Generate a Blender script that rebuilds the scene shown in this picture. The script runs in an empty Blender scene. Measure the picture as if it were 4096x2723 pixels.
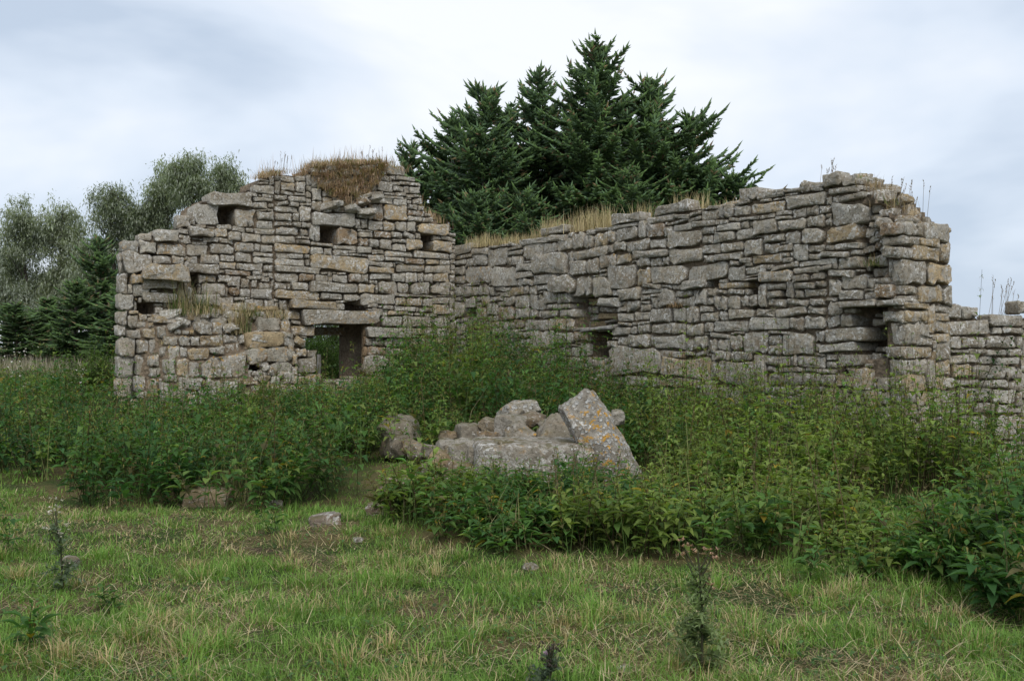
import bpy, math, random
import numpy as np
from mathutils import Vector, Matrix, noise as mnoise

scn = bpy.context.scene
COL = scn.collection
R = math.radians

# ---------------------------------------------------------------- camera
cam = bpy.data.objects.new('camera', bpy.data.cameras.new('camera'))
COL.objects.link(cam)
cam.location = (0, 0, 1.6)
cam.rotation_euler = (R(90), 0, 0)
cam.data.sensor_width = 23.5
cam.data.lens = 1045 / 1024 * 23.5
cam.data.shift_y = 7 / 1024
cam.data.clip_start = 0.1
cam.data.clip_end = 3000
scn.camera = cam

# ---------------------------------------------------------------- sky, sun, exposure
world = bpy.data.worlds.new('World'); scn.world = world
world.use_nodes = True
SUN_EL, SUN_AZ = 46, 172          # degrees; azimuth clockwise from +Y
nt = world.node_tree; nt.nodes.clear()
def wn(t, **kw):
    n = nt.nodes.new(t)
    for k, v in kw.items(): setattr(n, k, v)
    return n
wl = nt.links.new
sky = wn('ShaderNodeTexSky', sky_type='NISHITA', sun_disc=False, sun_elevation=R(SUN_EL), sun_rotation=R(SUN_AZ))
tc = wn('ShaderNodeTexCoord')
mp = wn('ShaderNodeMapping'); mp.inputs['Scale'].default_value = (1.0, 1.0, 2.6); mp.inputs['Location'].default_value = (0.812, -3.052, 4.653)
n1 = wn('ShaderNodeTexNoise'); n1.inputs['Scale'].default_value = 1.7; n1.inputs['Detail'].default_value = 5.5; n1.inputs['Roughness'].default_value = 0.5; n1.inputs['Distortion'].default_value = 0.25
wl(tc.outputs['Generated'], mp.inputs['Vector']); wl(mp.outputs['Vector'], n1.inputs['Vector'])
rp = wn('ShaderNodeValToRGB')
rp.color_ramp.elements[0].position = 0.40; rp.color_ramp.elements[0].color = (4.05, 4.75, 5.75, 1)
rp.color_ramp.elements[1].position = 0.60; rp.color_ramp.elements[1].color = (7.1, 7.3, 7.65, 1)
e = rp.color_ramp.elements.new(0.49); e.color = (5.5, 6.1, 6.95, 1)
wl(n1.outputs['Fac'], rp.inputs['Fac'])
mx = wn('ShaderNodeMix', data_type='RGBA'); mx.inputs['Factor'].default_value = 0.93
wl(sky.outputs['Color'], mx.inputs['A']); wl(rp.outputs['Color'], mx.inputs['B'])
bg = wn('ShaderNodeBackground'); bg.inputs['Strength'].default_value = 0.090
wo = wn('ShaderNodeOutputWorld')
wl(mx.outputs['Result'], bg.inputs['Color']); wl(bg.outputs['Background'], wo.inputs['Surface'])
sun = bpy.data.objects.new('sun', bpy.data.lights.new('sun', 'SUN'))
COL.objects.link(sun)
sun.data.energy = 1.4; sun.data.angle = R(40); sun.data.color = (1.0, 0.96, 0.9)
sd = Vector((math.sin(R(SUN_AZ)) * math.cos(R(SUN_EL)), math.cos(R(SUN_AZ)) * math.cos(R(SUN_EL)), math.sin(R(SUN_EL))))
sun.rotation_euler = sd.to_track_quat('Z', 'Y').to_euler()
vs = scn.view_settings
scn.display_settings.display_device = 'sRGB'
vs.view_transform = 'Standard'; vs.look = 'None'; vs.exposure = 0.66; vs.gamma = 1.0; vs.use_curve_mapping = False
scn.cycles.max_bounces = 6
scn.cycles.diffuse_bounces = 3
scn.cycles.transparent_max_bounces = 4

rng = np.random.default_rng(11)
rnd = random.Random(7)

# ---------------------------------------------------------------- helpers
def tag(o, label=None, cat=None, group=None, kind=None):
    if label: o['label'] = label
    if cat: o['category'] = cat
    if group: o['group'] = group
    if kind: o['kind'] = kind
    return o

def empty(name, loc=(0, 0, 0), parent=None):
    o = bpy.data.objects.new(name, None); COL.objects.link(o)
    o.location = loc; o.parent = parent
    o.empty_display_size = 0.2
    return o

def mesh_obj(name, V, faces, mat, parent=None, col=None, smooth=False, loc=None, sharp=0):
    """faces: (n,3) or (n,4) array, or a list of those."""
    me = bpy.data.meshes.new(name)
    V = np.asarray(V, np.float32)
    fl = faces if isinstance(faces, list) else [faces]
    fl = [np.asarray(f, np.int32) for f in fl if len(f)]
    idx = np.concatenate([f.ravel() for f in fl])
    tot = np.concatenate([np.full(len(f), f.shape[1], np.int32) for f in fl])
    st = np.zeros(len(tot), np.int32); st[1:] = np.cumsum(tot)[:-1]
    me.vertices.add(len(V)); me.vertices.foreach_set('co', V.ravel())
    me.loops.add(len(idx)); me.loops.foreach_set('vertex_index', idx)
    me.polygons.add(len(tot)); me.polygons.foreach_set('loop_start', st); me.polygons.foreach_set('loop_total', tot)
    if smooth: me.polygons.foreach_set('use_smooth', np.ones(len(tot), bool))
    if col is not None:
        a = me.color_attributes.new('tint', 'FLOAT_COLOR', 'POINT')
        c = np.ones((len(V), 4), np.float32); c[:, :3] = col
        a.data.foreach_set('color', c.ravel())
    me.update(calc_edges=True)
    if sharp: me.set_sharp_from_angle(angle=R(sharp))
    if mat: me.materials.append(mat)
    o = bpy.data.objects.new(name, me); COL.objects.link(o)
    if loc is not None: o.location = loc
    o.parent = parent
    return o

class Acc:
    """collects vertices, faces and colours of one joined mesh"""
    def __init__(s): s.V = []; s.T = []; s.Q = []; s.C = []; s.n = 0
    def add(s, V, T=None, Q=None, C=None):
        V = np.asarray(V, np.float32).reshape(-1, 3)
        if T is not None and len(T): s.T.append(np.asarray(T).reshape(-1, 3) + s.n)
        if Q is not None and len(Q): s.Q.append(np.asarray(Q).reshape(-1, 4) + s.n)
        C = np.asarray(C if C is not None else (1, 1, 1), np.float32)
        s.C.append(np.broadcast_to(C.reshape(-1, 3), (len(V), 3)) if C.size == 3 else C.reshape(-1, 3))
        s.V.append(V); s.n += len(V)
    def build(s, name, mat, parent=None, smooth=False):
        f = []
        if s.T: f.append(np.concatenate(s.T))
        if s.Q: f.append(np.concatenate(s.Q))
        return mesh_obj(name, np.concatenate(s.V), f, mat, parent, np.concatenate(s.C), smooth)

def fbm(x, y, z=0.0, o=3):
    v, a = 0.0, 1.0
    for _ in range(o):
        v += a * mnoise.noise((x, y, z)); x *= 2.1; y *= 2.1; z *= 2.1; a *= 0.5
    return v

# value noise on arrays (for scatter masks)
_PT = rng.random((64, 64))
def vnoise(x, y, s=1.0, o=(0, 0)):
    x = np.asarray(x) * s + o[0]; y = np.asarray(y) * s + o[1]
    i = np.floor(x).astype(int); j = np.floor(y).astype(int); fx = x - i; fy = y - j
    fx = fx * fx * (3 - 2 * fx); fy = fy * fy * (3 - 2 * fy)
    g = lambda a, b: _PT[a % 64, b % 64]
    return (g(i, j) * (1 - fx) + g(i + 1, j) * fx) * (1 - fy) + (g(i, j + 1) * (1 - fx) + g(i + 1, j + 1) * fx) * fy

# ---------------------------------------------------------------- materials
def new_mat(name):
    m = bpy.data.materials.new(name); m.use_nodes = True
    t = m.node_tree; b = t.nodes['Principled BSDF']
    return m, t, b
def N(t, typ, **kw):
    n = t.nodes.new(typ)
    for k, v in kw.items():
        if k in n.inputs.keys(): n.inputs[k].default_value = v
        else: setattr(n, k, v)
    return n
def ramp(t, fac, stops):
    r = t.nodes.new('ShaderNodeValToRGB')
    el = r.color_ramp.elements
    while len(el) < len(stops): el.new(0.5)
    for e_, (p, c) in zip(el, stops):
        e_.position = p; e_.color = (c if len(c) == 4 else (*c, 1)) if not isinstance(c, float) else (c, c, c, 1)
    t.links.new(fac, r.inputs['Fac'])
    return r.outputs['Color']
def mix(t, fac, a, b, mode='MIX'):
    m = t.nodes.new('ShaderNodeMix'); m.data_type = 'RGBA'; m.blend_type = mode
    for s, v in (('Factor', fac), ('A', a), ('B', b)):
        if hasattr(v, 'is_linked'): t.links.new(v, m.inputs[s])
        elif isinstance(v, tuple): m.inputs[s].default_value = (*v, 1)
        else: m.inputs[s].default_value = v
    return m.outputs['Result']
def math_n(t, op, a, b):
    m = t.nodes.new('ShaderNodeMath'); m.operation = op
    for i, v in enumerate((a, b)):
        if hasattr(v, 'is_linked'): t.links.new(v, m.inputs[i])
        else: m.inputs[i].default_value = v
    return m.outputs[0]

def stone_material(name, scale=1.0, white=0.54, crust=False, base_attr=False):
    """weathered sandstone; object colour gives each stone its own tone, its alpha the share of orange lichen"""
    m, t, b = new_mat(name)
    g = N(t, 'ShaderNodeNewGeometry'); oi = N(t, 'ShaderNodeObjectInfo')
    pos = g.outputs['Position']
    off = N(t, 'ShaderNodeVectorMath', operation='ADD')
    mul = N(t, 'ShaderNodeVectorMath', operation='SCALE'); mul.inputs['Scale'].default_value = 37.0
    cmb = N(t, 'ShaderNodeCombineXYZ')
    for i in range(3): t.links.new(oi.outputs['Random'], cmb.inputs[i])
    t.links.new(cmb.outputs[0], mul.inputs[0]); t.links.new(pos, off.inputs[0]); t.links.new(mul.outputs[0], off.inputs[1])
    vec = off.outputs[0]
    def noise(s, d=4, r=0.6, dist=0.0):
        n = N(t, 'ShaderNodeTexNoise', Scale=s * scale, Detail=d, Roughness=r, Distortion=dist); t.links.new(vec, n.inputs['Vector']); return n.outputs['Fac']
    base = oi.outputs['Color']
    nl = noise(5, 5, 0.65)
    c = mix(t, 1.0, base, ramp(t, nl, [(0.28, (0.62, 0.58, 0.52)), (0.5, (0.95, 0.95, 0.94)), (0.72, (1.2, 1.2, 1.18))]), 'MULTIPLY')
    # iron stains
    c = mix(t, ramp(t, noise(3.6, 4, 0.6, 0.4), [(0.54, 0.0), (0.74, 0.5)]), c, (0.25, 0.165, 0.09))
    # grey skin of weathering and lichen over most of the face
    gk = ramp(t, noise(6.5, 5, 0.68, 0.5), [(white - 0.07, 0.0), (white + 0.03, 0.80)])
    c = mix(t, gk, c, mix(t, noise(2.4, 2), (0.335, 0.31, 0.27), (0.47, 0.445, 0.395)))
    # dark algae speckle
    c = mix(t, ramp(t, noise(24, 4, 0.72), [(0.53, 0.0), (0.64, 0.75)]), c, (0.095, 0.082, 0.06))
    # pale spots of crust lichen
    w = ramp(t, noise(21, 4, 0.6, 0.3), [(white + 0.01, 0.0), (white + 0.05, 0.9)])
    w2 = ramp(t, noise(3.1, 2, 0.5), [(0.36, 0.15), (0.58, 1.0)])
    c = mix(t, math_n(t, 'MULTIPLY', w, w2), c, (0.65, 0.635, 0.595))
    if crust:
        vo = N(t, 'ShaderNodeTexVoronoi', Scale=17.0); t.links.new(vec, vo.inputs['Vector'])
        d = vo.outputs['Distance']
        disc = ramp(t, d, [(0.0, 0.35), (0.22, 0.45), (0.33, 0.95), (0.40, 0.0)])
        c = mix(t, math_n(t, 'MULTIPLY', disc, ramp(t, noise(2.2, 3), [(0.34, 0.0), (0.5, 1.0)])), c, (0.62, 0.62, 0.60))
    # fine grain
    c = mix(t, 0.35, c, ramp(t, noise(95, 3, 0.7), [(0.3, (0.5, 0.5, 0.5)), (0.7, (1.5, 1.5, 1.5))]), 'MULTIPLY')
    # orange lichen where the object says so, mostly on the upper faces and edges
    sep = N(t, 'ShaderNodeSeparateXYZ'); t.links.new(g.outputs['Normal'], sep.inputs[0])
    up = ramp(t, sep.outputs['Z'], [(0.0, 0.8 if crust else 0.35), (0.75, 1.0)])
    org = ramp(t, noise(9 if not crust else 7, 5, 0.66, 0.5), [(0.53, 0.0), (0.57, 0.95)])
    org = ramp(t, noise(11 if not crust else 13, 5, 0.7, 0.3), [(0.555, 0.0), (0.575, 1.0)])
    big = ramp(t, noise(2.6, 2), [(0.42, 0.0), (0.56, 1.0)])
    thr = math_n(t, 'MULTIPLY', math_n(t, 'MULTIPLY', math_n(t, 'MULTIPLY', org, up), big), oi.outputs['Alpha'])
    c = mix(t, thr, c, mix(t, noise(40, 2), (0.50, 0.20, 0.012), (0.60, 0.36, 0.03)))
    # moss on tops
    ms = math_n(t, 'MULTIPLY', ramp(t, sep.outputs['Z'], [(0.35, 0.0), (0.9, 0.75)]), ramp(t, noise(7, 4), [(0.46, 0.0), (0.6, 1.0)]))
    c = mix(t, ms, c, (0.12, 0.105, 0.045))
    t.links.new(c, b.inputs['Base Color'])
    b.inputs['Roughness'].default_value = 0.92
    b.inputs['Specular IOR Level'].default_value = 0.15
    bp = N(t, 'ShaderNodeBump', Strength=1.0, Distance=0.055)
    h = mix(t, 0.45, noise(13, 6, 0.68), noise(45, 4, 0.7))
    if crust: h = mix(t, 0.3, h, disc)
    t.links.new(h, bp.inputs['Height']); t.links.new(bp.outputs[0], b.inputs['Normal'])
    return m

M_STONE = stone_material('weathered_sandstone')
M_RAW = stone_material('unweathered_sandstone', 1.0, 0.70)
M_ROCK = stone_material('fallen_sandstone', 1.0, 0.62)
M_CRUST = stone_material('lichened_sandstone', 1.0, 0.585, True)

def rubble_material():
    m, t, b = new_mat('rubble_and_earth')
    g = N(t, 'ShaderNodeNewGeometry')
    n = N(t, 'ShaderNodeTexNoise', Scale=14.0, Detail=6.0, Roughness=0.7); t.links.new(g.outputs['Position'], n.inputs['Vector'])
    v = N(t, 'ShaderNodeTexVoronoi', Scale=16.0); t.links.new(g.outputs['Position'], v.inputs['Vector'])
    c = ramp(t, n.outputs['Fac'], [(0.3, (0.09, 0.07, 0.048)), (0.55, (0.19, 0.145, 0.098)), (0.75, (0.30, 0.235, 0.16))])
    t.links.new(c, b.inputs['Base Color']); b.inputs['Roughness'].default_value = 1
    bp = N(t, 'ShaderNodeBump', Strength=1.0, Distance=0.06)
    t.links.new(mix(t, 0.5, n.outputs['Fac'], v.outputs['Distance']), bp.inputs['Height']); t.links.new(bp.outputs[0], b.inputs['Normal'])
    return m
M_CORE = rubble_material()

def leaf_material(name, trans=0.35, rough=0.55, spec=0.3, detail=0.5):
    m, t, b = new_mat(name)
    a = N(t, 'ShaderNodeAttribute', attribute_name='tint')
    c = a.outputs['Color']
    if detail:
        g = N(t, 'ShaderNodeNewGeometry')
        n = N(t, 'ShaderNodeTexNoise', Scale=60.0, Detail=2.0); t.links.new(g.outputs['Position'], n.inputs['Vector'])
        c = mix(t, detail, c, ramp(t, n.outputs['Fac'], [(0.3, (0.6, 0.6, 0.6)), (0.7, (1.35, 1.35, 1.3))]), 'MULTIPLY')
    t.links.new(c, b.inputs['Base Color'])
    b.inputs['Roughness'].default_value = rough; b.inputs['Specular IOR Level'].default_value = spec
    if trans:
        tr = N(t, 'ShaderNodeBsdfTranslucent'); t.links.new(mix(t, 1.0, c, (1.15, 1.25, 0.6), 'MULTIPLY'), tr.inputs['Color'])
        ms = N(t, 'ShaderNodeMixShader'); ms.inputs[0].default_value = trans
        t.links.new(b.outputs[0], ms.inputs[1]); t.links.new(tr.outputs[0], ms.inputs[2])
        t.links.new(ms.outputs[0], t.nodes['Material Output'].inputs['Surface'])
    return m
M_LEAF = leaf_material('nettle_leaf', 0.42, 0.6, 0.12, 0.4)
M_GRASS = leaf_material('grass_blade', 0.3, 0.6, 0.25, 0.0)
M_NEEDLE = leaf_material('spruce_needle', 0.12, 0.6, 0.25, 0.35)
M_WILLOW = leaf_material('willow_leaf', 0.35, 0.5, 0.25, 0.0)

def bark_material(name, c0, c1):
    m, t, b = new_mat(name)
    g = N(t, 'ShaderNodeNewGeometry')
    n = N(t, 'ShaderNodeTexNoise', Scale=12.0, Detail=5.0); t.links.new(g.outputs['Position'], n.inputs['Vector'])
    t.links.new(ramp(t, n.outputs['Fac'], [(0.3, c0), (0.7, c1)]), b.inputs['Base Color']); b.inputs['Roughness'].default_value = 0.95
    bp = N(t, 'ShaderNodeBump', Strength=0.6, Distance=0.03); t.links.new(n.outputs['Fac'], bp.inputs['Height']); t.links.new(bp.outputs[0], b.inputs['Normal'])
    return m
M_BARK = bark_material('bark', (0.05, 0.042, 0.035), (0.13, 0.11, 0.09))
M_WOOD = bark_material('grey_timber', (0.16, 0.15, 0.135), (0.34, 0.32, 0.29))
FRAMES = {
    'A': ((-7.446, 19.8), (0.832, 0.555), (0.555, -0.832)),
    'B': ((-1.304, 23.9), (0.555, -0.832), (-0.832, -0.555)),
    'C': ((-7.157, 19.031), (0.832, 0.555), (0.555, -0.832)),
    'D': ((5.863, 14.572), (0.96, 0.28), (0.28, -0.96)),
    'E': ((5.279, 14.038), (0.832, 0.555), (0.555, -0.832)),
}
# stones in wall coordinates, centimetres: (along0, up0, along1, up1[, set back])
STONES = {
    'A': [(169,443,259,471,8),(142,401,193,448),(224,403,267,441),(249,466,271,475),(264,474,308,492),(282,466,305,474),(263,458,304,468),(261,443,293,457),(295,447,307,456),(271,420,307,438),(269,402,305,419),(293,439,306,445),(145,396,166,403),(188,396,218,407),(220,393,247,404),(247,393,263,402),(264,391,308,403),(130,378,181,396,14),(183,379,210,398),(211,374,237,393),(238,373,279,392),(280,372,310,391),(159,368,191,379),(191,368,222,379),(138,361,169,370),(127,340,170,363),(174,347,222,367),(223,353,265,372),(265,356,278,372),(279,356,305,371),(155,326,193,345),(194,332,224,346),(225,332,259,352),(262,345,305,354),(263,332,304,344),(121,323,150,339),(191,317,227,331),(228,317,241,330),(240,315,283,331),(284,315,305,330),(121,306,190,325,10),(191,308,204,315),(204,305,258,316),(261,306,281,317),(282,304,294,313),(294,301,305,313),(150,288,185,305),(189,290,215,306),(249,298,282,307),(279,294,298,305),(209,282,236,303),(237,280,255,300),(259,281,271,297),(275,280,300,292),(157,262,204,288),(211,264,234,282),(234,262,257,279),(258,259,302,280),(108,394,135,419),(134,401,145,426),(111,382,132,393),(111,361,137,380),(385,537,422,547),(422,532,446,547),(383,525,422,536),(450,529,502,543),(451,524,495,529),(455,513,486,523),(486,515,502,526),(462,485,499,513),(564,539,607,560),(585,528,632,538),(592,519,618,527),(618,519,645,527),(576,516,595,524),(540,501,577,523),(577,503,604,516),(605,501,618,518),(618,501,645,518),(525,489,555,500),(582,493,609,502),(556,485,604,493),(610,493,643,500),(605,488,623,492),(526,474,577,489),(578,473,611,487),(611,478,623,487),(627,479,651,492),(516,435,552,473),(554,438,614,474),(614,466,638,478),(640,465,655,477),(614,452,657,466),(657,453,672,461),(615,440,649,452),(649,440,679,452),(322,484,353,502),(322,476,350,484),(308,464,336,475),(337,462,374,474),(309,453,339,462),(340,452,360,462),(308,439,358,452),(309,422,345,437),(346,422,360,439),(359,423,385,455),(387,417,486,446,6),(411,445,434,455),(490,438,516,450),(486,416,499,437),(500,416,517,437),(517,414,554,436),(555,415,583,436),(583,416,610,437),(611,416,634,439),(635,414,717,439,4),(308,411,346,421),(347,410,365,421),(365,409,385,421),(311,393,362,410),(363,392,379,407),(381,382,406,418),(444,379,493,415),(493,409,512,415),(512,409,529,415),(308,375,354,392),(355,376,384,385),(365,386,382,392),(356,386,364,392),(494,397,528,409),(531,399,573,413),(573,401,601,414),(603,402,633,414),(634,402,647,416),(677,376,727,401),(699,402,737,412),(720,413,739,421),(495,378,518,396),(519,377,543,395),(544,374,575,397),(576,390,611,399),(576,372,610,389),(610,375,651,400),(308,356,385,374),(385,373,435,381),(435,368,489,378),(490,363,525,377),(527,363,556,373),(385,355,413,371),(415,354,434,371),(435,354,471,368),(517,347,556,362),(557,359,626,371),(629,359,720,374),(312,344,371,355),(373,346,382,355),(383,321,517,355),(308,329,374,344),(375,331,383,345),(518,336,578,347),(557,349,605,358),(607,345,656,358),(660,346,694,358),(308,315,407,329),(519,322,581,335),(586,328,658,344),(660,327,724,346),(444,315,465,320),(309,294,360,313),(361,299,395,314),(396,297,424,313),(435,298,469,315),(471,300,500,319),(500,300,519,319),(523,308,573,321),(576,304,607,324),(607,304,637,326),(638,305,654,326),(655,306,678,326),(678,308,720,328),(308,280,335,293),(336,280,342,292),(343,279,380,295),(382,276,493,298),(494,277,533,298),(541,276,586,306),(589,280,617,303),(622,278,669,304),(672,279,722,308),(308,260,405,279),(407,262,458,275),(461,260,499,274),(499,253,582,277),(583,253,610,271),(583,272,614,279),(621,272,688,278),(611,252,651,270),(652,251,678,271),(678,258,720,273),(318,238,335,258),(339,240,442,259,8),(443,255,471,261),(443,239,463,254),(517,246,542,256),(527,237,554,246),(554,242,579,253),(581,240,634,251),(643,239,676,249),(677,234,720,257),(364,208,544,239,10),(308,222,326,237),(330,217,363,237),(308,211,342,222),(308,193,342,209),(343,184,394,205),(308,177,359,191),(308,161,353,176),(354,160,374,178),(323,140,351,159),(353,140,377,158),(379,137,399,154),(546,227,564,238),(565,231,616,241),(550,207,599,229),(601,205,677,230),(630,230,651,237),(658,229,689,237),(679,206,717,228),(512,181,621,205,6),(622,187,657,203),(658,184,724,205),(623,182,643,187),(534,175,552,181),(528,164,556,175),(557,161,577,180),(578,160,643,182),(644,160,724,183),(517,143,559,162),(573,142,614,158),(616,133,667,158),(507,104,616,142),(493,91,562,97),(491,67,548,89),(564,88,611,102),(357,107,398,138),(368,84,409,105),(320,115,356,138)],
    'B': [(-16,371,68,393),(70,364,140,379),(-8,361,70,370),(78,340,134,365),(136,332,215,373),(217,364,271,372),(217,353,273,363),(232,332,274,351),(215,333,230,351),(274,339,344,372),(346,347,392,368),(262,370,362,383),(364,369,423,383),(334,385,418,401),(393,349,440,374),(442,348,482,381),(484,347,510,372),(511,347,550,374),(552,351,574,375),(575,352,637,376),(565,384,646,403),(567,376,637,384),(638,353,658,385),(553,334,571,349),(572,335,606,353),(608,331,669,351),(431,325,445,346),(446,328,552,347),(307,307,429,349,5),(529,306,576,333),(578,312,618,330),(-25,347,45,359),(47,341,76,359),(41,301,157,339),(159,290,248,333),(251,317,311,334),(248,303,311,316),(-25,325,39,345),(-25,305,39,324),(18,297,102,303),(434,298,487,327),(488,298,528,328),(529,299,549,305),(525,291,549,299),(550,266,631,311),(633,303,643,316),(643,303,669,319),(634,270,669,301),(314,287,375,306),(377,265,457,302,7),(276,287,311,301),(248,285,274,303),(401,300,425,307),(458,256,504,296),(506,254,563,291),(-25,276,27,299),(29,274,98,297),(100,274,142,298),(144,272,165,292),(167,280,208,290),(187,267,222,278),(224,269,276,287),(278,269,297,286),(299,266,324,285),(324,275,374,286),(-25,266,20,275),(90,262,110,272),(112,251,145,273),(147,259,197,271),(200,248,242,267),(244,241,297,268),(299,236,354,268),(348,248,392,273),(393,246,440,267),(359,236,395,246),(396,235,437,245),(-25,227,39,265),(41,249,88,272),(90,222,132,249),(134,230,178,257),(182,217,239,246),(246,220,297,241),(299,221,329,238),(339,219,396,234),(401,219,452,234),(585,245,644,267),(643,243,669,253),(606,223,640,244),(642,237,666,242),(642,223,669,236),(526,235,589,252,3),(581,207,623,222),(625,207,669,223),(151,203,200,215),(145,183,200,202),(241,200,276,218),(278,194,362,217),(364,194,446,217),(239,179,264,199),(307,157,369,193),(371,166,446,192),(266,179,297,193),(446,172,491,191),(564,181,618,198),(619,184,635,198),(637,185,669,201),(585,199,619,205),(553,160,579,172),(581,163,609,179),(610,161,669,184),(452,241,503,255,1),(454,226,485,240,1),(488,226,537,236,1),(539,225,582,235,1),(485,213,549,225,1),(550,216,579,224,1),(461,199,509,211,1),(510,207,543,212,1),(545,200,585,214,1),(454,212,482,224,1),(504,241,526,253,1),(681,388,770,408),(730,377,770,385),(771,379,795,386),(796,369,835,385),(836,368,869,391),(870,368,903,385),(812,385,834,392),(882,390,920,411,2),(876,386,905,391),(919,389,973,402),(927,384,948,389),(909,367,975,383),(972,392,1017,399),(979,368,1051,387),(661,376,730,389),(715,371,767,376),(766,370,796,377),(661,352,707,376),(708,350,726,368),(727,357,774,369),(775,359,829,369),(830,358,859,366),(860,361,881,367),(883,359,925,365),(926,358,956,365),(958,360,989,367),(960,353,989,359),(990,353,1016,367),(1017,354,1039,367),(833,347,885,359),(886,347,903,359),(793,346,832,358),(913,335,962,357),(964,336,1017,352),(1019,336,1051,353),(718,329,798,356),(799,330,825,344),(827,330,873,346),(875,330,913,347),(933,321,976,333),(977,315,1006,334),(1009,312,1049,335),(621,317,719,331),(798,313,841,329),(842,313,891,328),(892,302,931,329),(933,304,965,319),(965,305,991,316),(992,288,1020,314),(1021,299,1051,310),(719,301,800,327),(700,301,718,316),(802,299,828,311),(829,300,888,311),(884,292,909,301),(894,287,910,293),(912,289,971,304),(972,296,985,303),(972,287,991,295),(1023,288,1045,297),(671,268,763,300),(765,270,856,298),(858,265,894,289),(861,290,882,298),(896,274,939,287),(939,279,951,287),(951,278,1003,286),(925,260,990,277),(991,269,1043,279),(993,257,1023,268),(1026,259,1051,269),(889,265,923,269),(648,264,698,272),(647,254,714,263),(753,257,808,272,6),(835,254,901,264),(725,258,753,267),(695,230,732,259),(740,245,773,256),(752,228,782,244),(783,230,810,256),(811,243,832,257),(834,246,852,253),(857,244,892,253),(811,229,827,242),(923,222,940,259),(941,248,978,258),(979,234,994,261),(995,247,1034,256),(1035,248,1051,257),(941,236,968,246),(995,233,1012,246),(1014,234,1051,246),(828,220,856,244),(858,221,883,243),(903,223,921,242),(942,222,977,234),(980,222,1022,232),(1025,221,1051,232),(670,203,725,228),(730,203,761,227),(763,201,793,229),(795,218,825,228),(795,202,837,217),(838,203,858,219),(859,206,913,221),(919,207,956,220),(958,207,1018,220),(1020,208,1051,220),(621,200,672,206),(675,184,726,201),(727,183,761,202),(763,179,802,199),(805,184,825,201),(827,185,900,203),(903,187,985,206),(986,186,1013,205),(1015,187,1051,206),(680,157,760,181),(757,155,778,174),(779,156,811,179),(812,151,832,173),(816,175,864,183),(834,155,864,174),(864,156,890,180),(871,181,891,185),(892,150,943,185),(944,180,992,185),(944,164,969,179),(945,148,970,164),(971,149,1032,182),(1033,168,1051,185),(558,111,698,161),(701,108,819,144),(695,141,760,155),(761,146,780,154),(781,146,808,154),(830,139,863,155),(865,139,872,154),(873,139,909,154),(821,109,837,137),(835,99,939,140),(911,132,988,148),(989,132,999,148),(1000,131,1051,147),(940,122,962,131),(970,123,1003,131),(1003,124,1012,130),(1013,123,1046,130),(941,103,971,121),(972,103,982,122),(983,104,1043,123),(601,90,691,109),(691,93,731,106),(732,90,831,108),(906,89,995,101),(996,93,1022,103),(1024,95,1051,103),(886,89,905,98),(793,65,889,96),(718,73,751,91),(895,73,935,87),(943,68,992,88),(1008,77,1051,93),(1049,391,1082,412),(1082,389,1106,399),(1058,379,1109,389),(1025,389,1047,400),(1004,389,1024,405),(1076,368,1119,377),(1063,334,1120,366),(1040,354,1059,366),(1055,310,1108,335),(1069,299,1112,308),(1045,289,1094,298),(1004,279,1073,288),(1074,271,1112,289),(1043,272,1065,279),(1066,272,1073,280),(1057,260,1102,271),(1079,242,1122,263),(1057,233,1082,259),(1076,227,1117,241),(1143,227,1171,246,8),(1056,206,1082,226),(1083,216,1147,226,12),(1148,216,1185,225,10),(1079,188,1101,207),(1119,348,1135,361,-17),(1133,340,1157,352,-17),(1117,338,1135,346,-17),(1136,330,1159,339,-17),(1113,309,1136,324,-17),(1136,319,1147,326,-17),(1115,305,1147,312,-17),(1120,273,1154,288,-6),(1113,267,1120,281,-17),(1123,257,1157,271,-17),(1148,312,1185,330),(1149,298,1185,311),(1153,281,1185,297,8),(1167,247,1185,279),(1052,167,1122,188),(1042,153,1106,166),(1033,147,1051,152),(1052,141,1072,151),(1073,133,1117,151),(1047,122,1069,129),(1071,102,1133,132),(1045,104,1069,121),(1152,194,1185,210),(1163,162,1185,194),(1156,146,1185,161),(1162,121,1185,145),(1108,201,1136,208,1),(1116,191,1142,200,1),(1140,167,1164,182,1),(1110,153,1133,161,1),(1135,153,1156,161,1),(1117,139,1133,152,1),(1136,139,1162,151,1),(1130,122,1157,137,1),(1149,161,1162,166,1)],
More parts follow.
